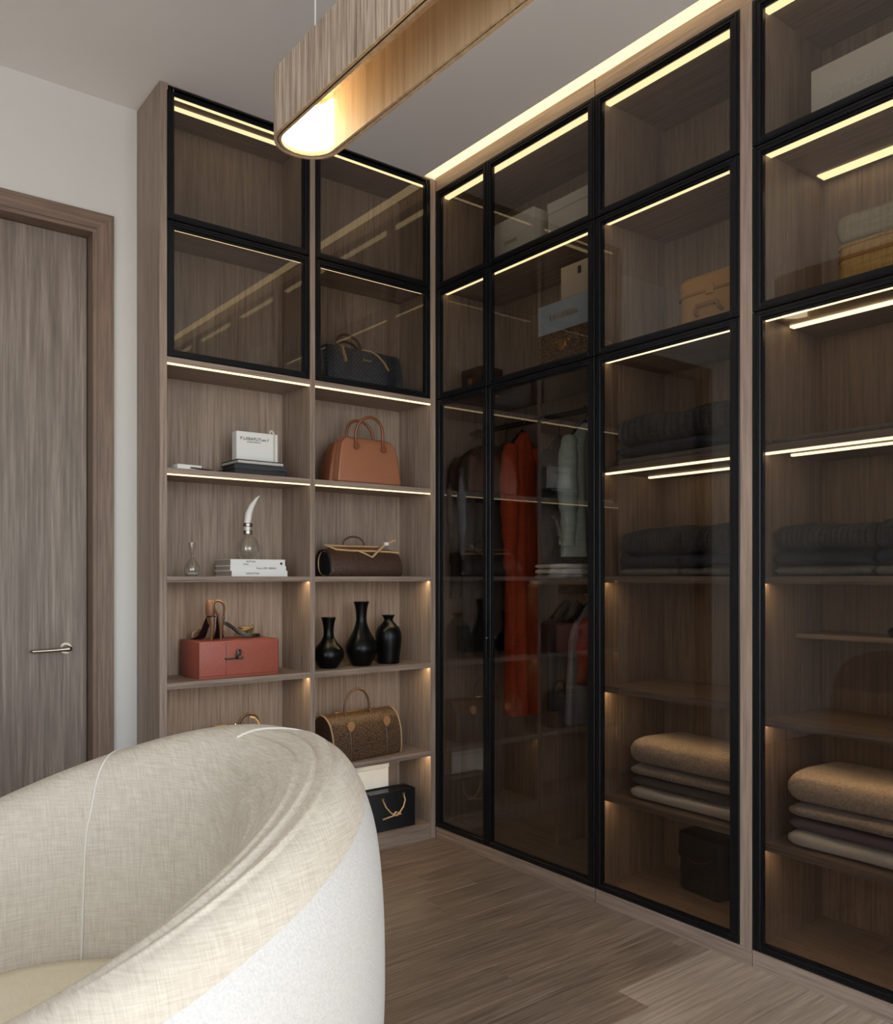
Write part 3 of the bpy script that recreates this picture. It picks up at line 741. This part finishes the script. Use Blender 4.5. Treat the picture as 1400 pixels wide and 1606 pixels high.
for xx, zz in ((-.052, .132), (.052, .140)):
    part('eyelet', MB().tube([(xx, -.0435, zz), (xx, -.047, zz)], .006, 12), M['gold'], t)

# red leather case
t = thing('leather_case', 'brick red leather case with a pewter clasp under the sandals', 'case', (-0.876, 0.112, Z3))
part('body', MB().box(-.155, .155, -.090, .090, 0, .1345, .004, 2), M['red'], t)
for e in ((-.1552, -.0902), (.1552, -.0902)):
    part('corner_welt', MB().tube([(e[0]+(.002 if e[0] < 0 else -.002), e[1]+.002, .004), (e[0]+(.002 if e[0] < 0 else -.002), e[1]+.002, .131)], .0022, 6), M['stitch'], t)
part('seam', MB().tube([(-.052, -.0902, .012), (-.052, -.0902, .130)], .0009, 5), M['stitch'], t)
part('seam', MB().tube([(-.15, -.0902, .010), (.15, -.0902, .010)], .0009, 5), M['stitch'], t)
cl = part('clasp', MB().box(-.058, .012, -.098, -.0895, .066, .0745, .0015, 1), M['darkmetal'], t, 'pewter bar clasp')
part('clasp_knob', MB().tube([(-.014, -.100, .070), (-.017, -.103, .080), (-.012, -.104, .090), (-.014, -.102, .099), (-.008, -.102, .103), (-.003, -.102, .096), (-.005, -.102, .086), (-.010, -.101, .076)], .0042, 8), M['darkmetal'], cl)

# sandals on the red case
CT = Z3+0.1347
def sandal(label, loc, rz, upper, L=0.145, hh=0.082, loop=True, counter=True, th=.004):
    t = thing('high_heel_sandal', label, 'shoe', loc, rz, 'high heeled sandals on the red case')
    def sole_z(u): return 0.003+hh*sm(0.30, 0.92, u)
    def fn(th):
        rows_ = []
        for i in range(19):
            u = i/18; x = L*(0.5-u)
            hw = 0.021*math.sqrt(max(0.02, 1-((u-0.22)/0.26)**2)) if u < 0.2 else 0.021-0.008*sm(0.2, 0.6, u)+0.002*sm(.6, .9, u)
            if u > 0.94: hw *= 0.75
            z = sole_z(u)
            rows_.append([(x, hw, z), (x, -hw, z), (x, -hw, z+th), (x, hw, z+th)])
        return rows_
    part('sole', MB().loft(fn(th)), M['shoesole'], t, 'black sole')
    part('insole', MB().loft([[(a, b*.92, c+th+.0002) for a, b, c in r] for r in fn(0.0012)]), M[upper], t)
    xh = L*(0.5-0.93)
    part('heel', MB().tube([(xh, 0, hh+.002), (xh-.004, 0, hh*.75), (xh-.001, 0, hh*.4), (xh+.004, 0, .002)], [.012, .0085, .0055, .0045], 10), M[upper], t)
    part('toe_strap', MB().tube([(L*.5-.04, -.022, .006), (L*.5-.042, -.018, .022), (L*.5-.044, 0, .030), (L*.5-.042, .018, .022), (L*.5-.04, .022, .006)], .004, 8, flat=(.0022, .009)), M[upper], t)
    def cup(k0, k1):
        rings = []
        for z, r in (((hh-.022, .0075), (hh-.004, .0115), (hh+.010, .0145), (hh+.020, .0135)) if loop else ((hh-.024, .0075), (hh-.004, .0125), (hh+.020, .0175), (hh+.042, .0170), (hh+.060, .0140), (hh+.064, .0115))):
            A = [-1.75+3.5*i/12 for i in range(13)]
            o1 = [(xh+.012-r*math.cos(a)*1.1, r*math.sin(a), z) for a in A]
            o2 = [(xh+.012-(r-.0025)*math.cos(a)*1.1, (r-.0025)*math.sin(a), z) for a in A]
            rings.append(o1+o2[::-1])
        return MB().loft(rings)
    if not counter:
        part('strap_coil', MB().tube([(L*.5-.052+.026*math.cos(a), .020*math.sin(a), .020+.012*math.sin(a*.5)+.002*a) for a in [4*PI*i/40 for i in range(41)]], .0045, 8), M[upper], t)
    if counter: part('heel_counter', cup(0, 1), M[upper], t)
    if counter and loop:
        lw = .024 if loop else .017
        ring = [(xh+.006, lw*math.sin(a)*(.40+.60*(1-math.cos(a))/2)+(.010 if loop else 0)*(1-math.cos(a))/2, hh+.004+.062*(1-math.cos(a))/2) for a in [2*PI*i/28 for i in range(29)]]
        part('ankle_loop', MB().tube(ring, .003, 8, flat=(.0046 if loop else .0068, .0095)), M[upper], t)
    return t
sandal('bronze heeled sandal standing at the left end of the red case', (-0.978, 0.112, CT), PI/2+.10, 'shoe', L=.15, loop=False)
sandal('bronze heeled sandal with a wide ankle loop beside its pair', (-0.922, 0.100, CT), PI/2-.30, 'shoe', L=.15, hh=.078)
sandal('low khaki sandal with black sole pointing to the right of the red case', (-0.835, 0.125, CT), -.05, 'shoegold', L=.16, hh=.052, loop=False, counter=False, th=.011)

# notebooks, card, memo box on the upper shelf
t = thing('memo_pad', 'small white memo pad with silver pen lying on the upper left shelf', 'notepad', (-1.07, 0.036, Z1), .10)
part('pad', MB().box(-.045, .045, -.028, .028, 0, .016, .001, 1), M['paper'], t)
part('pen', MB().tube([(.0, -.034, .006), (.075, -.030, .004), (.088, -.029, .003)], [.003, .003, .001], 8), M['nickel'], t)
bz = Z1
for i, (w, d, h, rz, dx, lab) in enumerate(((.215, .15, .022, .05, 0, 'black cloth book at the bottom of the dark stack'), (.20, .145, .017, -.10, .006, 'black cloth book in the middle of the dark stack'), (.19, .14, .016, .02, .004, 'black book with a white page edge on top of the dark stack'))):
    t = thing('book', lab, 'book', (-0.795+dx, 0.095, bz), rz, 'dark books under the white card')
    part('cover', MB().box(-w/2, w/2, -d/2, d/2, 0, .003).box(-w/2, w/2, -d/2, d/2, h-.003, h).box(w/2-.003, w/2, -d/2, d/2, .003, h-.003), M['darkbook'], t, smooth=False)
    part('pages', MB().box(-w/2+.004, w/2-.003, -d/2+.004, d/2-.004, .003, h-.003), M['pages' if i == 2 else 'darkbook'], t, smooth=False)
    bz += h
t = thing('card_box', 'cream card box with black lettering standing on the dark books', 'box', (-0.785, 0.090, bz+.0003), -.03)
part('body', MB().box(-.082, .082, -.022, .022, 0, .110, .001, 1), M['paper'], t)
part('ribbon', MB().tube([(.066, -.024, .001), (.066, -.024, .105), (.064, -.022, .118), (.057, -.020, .123), (.050, -.022, .118), (.052, -.0235, .110)], .003, 8, flat=(.004, .0014)), M['pages'], t)
lettering('P.LABAPLITum f', .0165, M['ink'], t, (-.012, -.0226, .084))
lettering('SLAND APLDUIL', .0075, M['ink'], t, (-.014, -.0226, .073))

# glassware and white books
def lathe_glass(mb_prof, n=32):
    return MB().lathe(mb_prof, n, cap=True)
t = thing('glass_vial', 'small hourglass shaped glass vase left of the white books', 'vase', (-1.030, 0.085, Z2))
ps = [(v.x, v.y) for v in spline([(.014, 0, 0), (.022, .003, 0), (.029, .022, 0), (.026, .040, 0), (.014, .058, 0), (.0065, .070, 0), (.008, .078, 0), (.012, .092, 0), (.0155, .122, 0)], 4)]
part('body', MB().lathe(ps+[(r-.0015, z) for r, z in reversed(ps)][:-4], 32, cap=False), M['bulb'], t, angle=60)
part('filling', MB().lathe([(.010, .003), (.020, .007), (.023, .012), (.018, .015), (.006, .016)], 24), M['pages'], t, 'pale filling')
bz = Z2
for i, (w, d, h, dx, rz, tx, lab) in enumerate(((.224, .150, .021, .004, .02, 'OPIOCYTINL', 'white book at the bottom of the white stack'), (.222, .140, .018, .002, .0, 'Vimm LPBI I IBBING', 'white book in the middle of the white stack'), (.216, .145, .024, .0, -.012, 'ELPTTIN', 'white book with a black dot on its spine, top of the stack'))):
    t = thing('book', lab, 'book', (-0.800+dx, 0.100, bz), rz, 'white books under the glass flask')
    part('cover', MB().box(-w/2, w/2, -d/2, d/2, 0, .002).box(-w/2, w/2, -d/2, d/2, h-.002, h).box(-w/2, w/2, -d/2, -d/2+.003, .002, h-.002), M['paper'], t, smooth=False)
    part('pages', MB().box(-w/2+.003, w/2-.003, -d/2+.003, d/2-.003, .002, h-.002), M['greige'], t, smooth=False)
    lettering(tx, .0095, M['ink'], t, (-.03 if i != 1 else .03, -d/2-.0004, h*.5+(.003 if i == 2 else 0)))
    if i == 2:
        lettering('Diwha.', .0075, M['ink'], t, (-.048, -d/2-.0004, .006))
        part('spine_dot', MB().tube([(.092, -d/2+.001, .009), (.092, -d/2-.0006, .009)], .0048, 12), M['ink'], t)
    bz += h
t = thing('glass_flask', 'round glass flask holding a white horn, on the white books', 'vase', (-0.812, 0.095, bz))
ps = [(v.x, v.y) for v in spline([(.012, 0, 0), (.024, .003, 0), (.041, .026, 0), (.044, .046, 0), (.036, .072, 0), (.020, .090, 0), (.0165, .100, 0), (.0165, .132, 0), (.018, .138, 0)], 4)]
part('body', MB().lathe(ps+[(r-.0015, z) for r, z in reversed(ps)][:-4], 36, cap=False), M['bulb'], t, angle=60)
part('collar', MB().lathe([(.0172, .096), (.0178, .100), (.0178, .105), (.0172, .109)], 28, cap=False).lathe([(.0172, .124), (.0182, .128), (.0182, .134), (.0172, .137)], 28, cap=False), M['nickel'], t)
t2 = single('horn', MB().tube([(-.004, 0, -.036), (-.003, 0, 0), (.002, 0, .035), (.014, 0, .065), (.032, 0, .092), (.046, 0, .106)], [.0125, .0135, .0135, .0105, .006, .0015], 16), M['ivory'], 'curved white horn rising from the glass flask', 'horn', (-0.810, 0.095, bz+.137))

# bronze bag on the lowest visible shelf behind the armchair
t = thing('handbag', 'dark brown handbag with gold fittings half hidden behind the armchair', 'handbag', (-0.862, 0.105, Z4))
part('body', MB().loft([rr(.125, .055, .02, 0), rr(.130, .060, .022, .012), rr(.122, .052, .022, .12), rr(.110, .030, .02, .165), rr(.10, .016, .012, .178)]), M['croc2'], t)
part('handle', MB().tube([(.010, -.03, .17)]+arch(.012, .088, .180, .045, -.02, 12)+[(.090, -.03, .17)], .006, 8), M['darkstrap'], t)
part('handle_lining', MB().tube([(.050, -.028, .214), (.068, -.029, .210), (.080, -.03, .198), (.087, -.032, .180)], .004, 8), M['natural'], t)
part('clasp_bar', MB().box(-.075, -.030, -.012, .006, .178, .192, .003, 1), M['gold'], t)
part('clasp_knob', MB().lathe([(.002, .170), (.008, .178), (.009, .188), (.006, .196), (.001, .198)], 14, (.0, -.012, 0)), M['gold'], t)

# ============================================================ THINGS IN THE WARDROBES
def ybox(name, label, cat, y0, y1, x0, x1, z0, z1, mat, lid=None, group=None, txt=None, tmat=None, tsize=.02, lidmat=None):
    t = thing(name, label, cat, ((x0+x1)/2, (y0+y1)/2, z0), 0, group)
    hw, hd, h = (x1-x0)/2, abs(y1-y0)/2, z1-z0
    if lid:
        part('body', MB().box(-hw+.002, hw-.002, -hd+.002, hd-.002, 0, h-lid, .001, 1), M[mat], t)
        part('lid', MB().box(-hw, hw, -hd, hd, h-lid+.0005, h, .0012, 1), M[lidmat or mat], t)
    else:
        part('body', MB().box(-hw, hw, -hd, hd, 0, h, .002, 1), M[mat], t)
    if txt: lettering(txt, tsize, M[tmat or 'goldink'], t, (-hw-.0008, 0, h*.5), 'side')
    return t
T1, T2 = 2.345, 1.868
ybox('storage_box', 'wide stone coloured box with small gold script on the top shelf', 'box', -0.262, -0.520, .075, .25, T1, 2.530, 'pale_box', None, None, 'jmson', 'goldink', .03)
ybox('storage_box', 'plain stone coloured box beside the gold script box, top shelf', 'box', -0.585, -0.850, .085, .25, T1, 2.515, 'pale_box', .04)
# embossed case, blue grey box and beige box stacked
t = ybox('embossed_case', 'brown embossed case with a gold clasp under the blue grey box', 'case', -0.545, -0.815, .07, .25, T2, 2.020, 'croc3')
part('clasp', MB().box(-.096, -.0895, -.035, .040, .104, .112, .001, 1).box(-.097, -.0895, -.018, .020, .086, .104, .001, 1).box(-.098, -.0895, -.010, .012, .074, .088, .001, 1), M['gold'], t, 'gold clasp')
t = ybox('storage_box', 'blue grey box with gold lettering on the embossed case', 'box', -0.545, -0.815, .075, .25, 2.0203, 2.132, 'bluegrey', None, None, 'MIIu6886a', 'goldink', .034)
t = ybox('storage_box', 'upright beige box with a dark emblem on the blue grey box', 'box', -0.640, -0.815, .10, .25, 2.1323, 2.262, 'beigecard')
part('emblem', MB().box(-.0765, -.0745, -.016, .000, .085, .112, .0005, 1), M['darkbook'], t, 'dark square emblem')
t = ybox('jewel_case', 'small dark brown case with a gold clasp near the corner shelf', 'case', -0.075, -0.205, .08, .20, T2, 1.985, 'croc2', .035)
part('clasp', MB().tube([(-.0605, 0, .06), (-.066, 0, .06)], .014, 14), M['gold'], t, 'gold clasp')
# caramel vanity case
t = thing('vanity_case', 'caramel leather vanity case with rounded corners behind cupboard glass', 'case', (0.185, -1.300, T2))
vb = [rr(.100, .130, .05, 0, 7), rr(.104, .134, .05, .006, 7), rr(.104, .134, .05, .135, 7)]
part('body', MB().loft(vb), M['vanity'], t)
part('lid', MB().loft([rr(.106, .136, .05, .136, 7), rr(.106, .136, .05, .178, 7), rr(.098, .128, .046, .188, 7), rr(.060, .09, .04, .193, 7)]), M['vanity'], t)
part('trim', MB().loft([rr(.108, .138, .05, .128, 7), rr(.108, .138, .05, .136, 7)]), M['vanityd'], t)
part('trim', MB().loft([rr(.106, .136, .05, .010, 7), rr(.106, .136, .05, .018, 7)]), M['vanityd'], t)
part('handle', MB().tube([(-.106, .045, .060), (-.122, .043, .066), (-.126, .035, .086), (-.126, -.035, .086), (-.122, -.043, .066), (-.106, -.045, .060)], .006, 8), M['vanityd'], t)
part('lock', MB().box(-.112, -.104, -.014, .014, .118, .148, .002, 1), M['gold'], t)
# white box with lettering
t = ybox('storage_box', 'large white box with embossed silver letters on the top shelf', 'box', -1.628, -1.98, .075, .25, T1, 2.515, 'pale_box', None, None, 'SHTCE18 G.SEI', 'lightink', .040)
# straw basket and linen throw
t = thing('basket', 'woven straw basket with rolled rim under folded linen', 'basket', (0.195, -1.835, T2))
part('body', MB().loft([rr(.110, .138, .03, 0, 6), rr(.116, .142, .034, .02, 6), rr(.114, .142, .034, .12, 6), rr(.112, .140, .034, .135, 6)]), M['straw'], t)
part('rim', MB().tube([(a, b, .136) for a, b, c in rr(.114, .142, .034, .136, 6)]+[(.114, .108, .136)], .005, 8), M['straw'], t)
part('band', MB().loft([rr(.1175, .1445, .036, .098, 6), rr(.1175, .1445, .036, .106, 6)]), M['vanityd'], t)

def folded(mb, w, d, h, amp=.004, seed=0, ribs=0.0, nrib=10, sq=0.5, nu=40, n=26):
    """a folded cloth: slab w (y) by d (x) by h, rolled edges, lying with its underside at z=0"""
    rings = []; rnd = random.Random(seed); ph = rnd.uniform(0, 9)
    for i in range(nu+1):
        v = i/nu; y = w*(v-.5)
        e = min(v, 1-v)*nu/3.2
        k = 1.0 if e >= 1 else math.sqrt(max(0.03, 1-(1-e)**2))
        ring = []
        rib = ribs*(abs(math.sin(PI*nrib*v+0.7*math.sin(3*v+ph)))-.5)
        for j in range(n):
            a = 2*PI*j/n
            ca, sa = math.cos(a), math.sin(a)
            x = d/2*math.copysign(abs(ca)**sq, ca); z = h/2*math.copysign(abs(sa)**sq, sa)
            nz = mnoise.noise(Vector((x*9+ph, y*9, seed+z*14)))*amp
            top = max(0, sa)
            x = x*(1-.06*(1-k))+ (nz+rib*.5)*(-1 if ca < 0 else 1)*abs(ca)
            z = h/2+z*(0.35+.65*k)+(nz*1.2+rib)*top
            ring.append((x, y, max(0.0, z)))
        rings.append(ring)
    return mb.loft(rings)
def cloth(name, label, cat, x, y, z, w, d, h, mat, group=None, **k):
    return single(name, folded(MB(), w, d, h, **k), M[mat], label, cat, (x, y, z), 0, group, angle=75)
cloth('folded_throw', 'grey linen throw folded on the straw basket', 'blanket', .195, -1.835, T2+.1415, .285, .225, .085, 'linen', None, amp=.006, seed=3, sq=.4)

# folded jeans
def jeans_pile(x, y, z, w, d, where, seed, top_h=.082, halves=1):
    cloth('folded_knit', 'grey knit under the jeans '+where, 'folded clothes', x, y, z, w, d, .030, 'greyknit', 'folded knits', seed=seed, sq=.55)
    cloth('folded_jeans', 'flat dark jeans, middle layer, '+where, 'jeans', x, y, z+.0302, w*.99, d, .040, 'denimb', 'folded jeans', seed=seed+1, ribs=.004, nrib=5, sq=.5)
    cloth('folded_jeans', 'bulky charcoal jeans, top layer, '+where, 'jeans', x, y, z+.0704, w*.98, d*.97, top_h, 'denim', 'folded jeans', seed=seed+2, ribs=.012, nrib=17, sq=.62, nu=160, amp=.013)
jeans_pile(.185, -1.175, 1.486, .475, .25, 'on the lit shelf left of the post', 11, .095)
jeans_pile(.185, -1.070, 1.113, .235, .25, 'on the wooden shelf left of the post, further one', 21, .082)
jeans_pile(.185, -1.315, 1.113, .235, .25, 'on the wooden shelf beside the oak post', 31, .088)
jeans_pile(.185, -1.660, 1.113, .275, .25, 'right of the post, fully in view', 41, .072)
jeans_pile(.185, -1.895, 1.113, .175, .25, 'right of the post, at the picture edge', 51, .078)
cloth('folded_knit', 'flat grey knit spread along the lit shelf right of the post', 'folded clothes', .18, -1.775, 1.486, .50, .27, .022, 'greyknit', 'folded knits', seed=61, sq=.5)
# folded blankets
def blankets(x, y, z, w, d, where, seed, third, hs=(.044, .034, .036, .088)):
    for i, (m_, nm) in enumerate((('whitefleece', 'white fleece blanket lowest of the pile'), (third, 'dark woollen blanket, second lowest of the pile'), ('taupefleece', 'taupe fleece blanket, second from the top of the pile'), ('beigefleece', 'thick beige blanket on top of the pile'))):
        cloth('folded_blanket', nm+' '+where, 'blanket', x+(.004 if i % 2 else 0), y, z, w*(1 if i < 3 else 1.01), d*(1, .98, .99, 1.02)[i], hs[i], m_, 'folded blankets', seed=seed+i, amp=.005, sq=.45)
        z += hs[i]+.0003
blankets(.190, -1.215, .370, .425, .265, 'left of the oak post', 71, 'greywool')
blankets(.190, -1.790, .354, .445, .265, 'right of the oak post', 81, 'mauve', (.046, .036, .038, .092))
# dark bag on the wardrobe floor
t = thing('small_bag', 'small black marbled bag standing on the wardrobe floor', 'handbag', (.245, -1.185, .066), -.12)
part('body', MB().loft([rr(.055, .085, .02, 0, 5), rr(.058, .092, .024, .010, 5), rr(.055, .092, .024, .12, 5), rr(.046, .086, .02, .185, 5)]), M['marble'], t)
part('flap', MB().loft([rr(.060, .094, .024, .112, 5, cx=-.002), rr(.056, .093, .022, .188, 5, cx=-.002), rr(.044, .084, .02, .194, 5)]), M['blackleather'], t)
part('cord', MB().tube([(-.062, .050, .115), (-.064, .010, .104), (-.062, -.030, .112), (-.061, -.060, .126)], .0022, 6), M['darkstrap'], t)
# small tray on the half depth shelf
t = thing('glasses_case', 'dark open glasses case on the half depth shelf', 'case', (.26, -1.85, .944))
part('base', MB().loft([rr(.03, .085, .014, 0, 4), rr(.034, .09, .016, .016, 4)]), M['darkbook'], t)
part('lid', MB().loft([rr(.034, .09, .016, .0165, 4), rr(.028, .084, .014, .026, 4)]), M['marble'], t)
# folded shirts in the corner wardrobe
zz = 1.100
for i, (h, m_) in enumerate(((.020, 'greyknit'), (.022, 'whitefleece'), (.018, 'whitefleece'))):
    cloth('folded_shirt', ('grey shirt at the bottom of the small pile under the teal garment', 'pale shirt in the middle of the small pile under the teal garment', 'pale shirt on top of the small pile under the teal garment')[i], 'folded clothes', .17, -.610, zz, .165, .20, h, m_, 'folded shirts', seed=90+i)
    zz += h+.0003

def garment(name, label, cat, y, zt, zb, w, t_, mat, sleeve=None, rail=1.735, flare=1.15, seed=0, x=.18, collar=True):
    """clothing on a hanger, facing along the rail (y); w across (x), t_ thick (y)"""
    g = thing(name, label, cat, (x, y, zb), 0, 'clothes on hangers in the corner wardrobe')
    Hh = zt-zb; rnd = random.Random(seed); ph = rnd.uniform(0, 6)
    rings = []; n = 44; m_ = 30
    for i in range(m_+1):
        v = i/m_                                  # 0 hem .. 1 neck
        z = Hh*v
        sh = 1-sm(1-.14/Hh*1.0, 1.0, v)
        kx = (flare+(1-flare)*v)*(.22+.78*sh**.5) if v > .5 else flare+(1-flare)*v
        ring = []
        for j in range(n):
            a = 2*PI*j/n
            fold = 1+(.16*(1-v)+.05)*math.sin(7*a+ph+1.3*v)+(.10*(1-v)+.03)*math.sin(12*a-ph+2.0*v)
            px = w/2*kx*math.cos(a)*(1+.04*math.sin(5*a+ph)*(1-v))
            py = t_/2*(.75+.25*(1-v))*math.copysign(abs(math.sin(a))**.8, math.sin(a))*fold
            if v > .93: py *= .8
            ring.append((px, py, z))
        rings.append(ring)
    part('body', MB().loft(rings), M[mat], g, angle=80)
    if sleeve:
        for sx in (-1, 1):
            pts = [(sx*w*.40, 0, Hh-.06), (sx*w*.49, -.006, Hh-.12), (sx*w*.53, -.012, Hh-.28), (sx*w*.53, -.016, Hh-sleeve*.75), (sx*w*.52, -.014, Hh-sleeve)]
            pts = [tuple(q) for q in spline(pts, 4)]
            rad = [.026+.012*math.sin(PI*min(1, i/len(pts)*1.2))+.003*math.sin(i*2.1+ph) for i in range(len(pts))]
            part('sleeve', MB().tube(pts, rad, 12), M[mat], g, angle=80)
    if collar:
        part('collar', MB().loft([[(r*math.cos(2*PI*j/20), r*.8*math.sin(2*PI*j/20)*t_/.1, Hh-.012+dz) for j in range(20)] for r, dz in ((w*.19, -.03), (w*.15, -.008), (w*.12, .006), (w*.09, .008))], cap=False), M[mat], g)
    part('hanger', MB().tube([(-w*.40, 0, Hh-.055), (-w*.2, 0, Hh-.015), (0, 0, Hh+.010), (w*.2, 0, Hh-.015), (w*.40, 0, Hh-.055)], .006, 8)
         .tube([(0, 0, Hh+.008), (0, 0, rail-zb-.028), (.010, 0, rail-zb-.016), (.0135, 0, rail-zb), (.008, 0, rail-zb+.0125), (-.002, 0, rail-zb+.0145), (-.011, 0, rail-zb+.009)], .0022, 6), M['darkmetal'], g)
    return g
garment('jacket', 'dark brown jacket hanging nearest the shelving corner', 'jacket', -.070, 1.665, 1.02, .26, .060, 'browncl', .50, seed=1)
garment('coat', 'charcoal coat hanging second from the shelving corner', 'coat', -.150, 1.670, .80, .27, .065, 'charcoal', .55, seed=2)
garment('dress', 'black dress hanging behind the stile of the narrow door', 'dress', -.245, 1.655, .88, .24, .055, 'blackcl', None, seed=3)
garment('coat', 'long rust orange coat hanging in the corner wardrobe', 'coat', -.372, 1.690, .560, .15, .085, 'orange', .55, seed=4, flare=1.12, x=.155)
garment('jacket', 'grey jacket hanging right of the orange coat', 'jacket', -.505, 1.660, 1.12, .16, .055, 'charcoal', .48, seed=5, x=.23)
garment('robe', 'pale teal robe hanging above the folded shirts', 'robe', -.690, 1.685, 1.185, .20, .120, 'teal', .46, seed=6)
garment('trousers', 'dark grey trousers hanging low beside the inner divider', 'trousers', -.566, 1.010, .60, .20, .050, 'charcoal', None, rail=1.055, x=.205, seed=7, collar=False, flare=1.0)
garment('skirt', 'black skirt hanging on the low rail', 'skirt', -.622, 1.010, .66, .20, .050, 'blackcl', None, rail=1.055, x=.205, seed=8, collar=False)
garment('dress', 'pale grey dress hanging on the low rail', 'dress', -.690, 1.010, .570, .20, .080, 'greycl', None, rail=1.055, x=.205, seed=9, flare=1.3)
garment('blouse', 'brick red blouse hanging on the low rail next to the grey dress', 'blouse', -.760, 1.015, .80, .20, .080, 'redor', .20, rail=1.055, x=.205, seed=10)
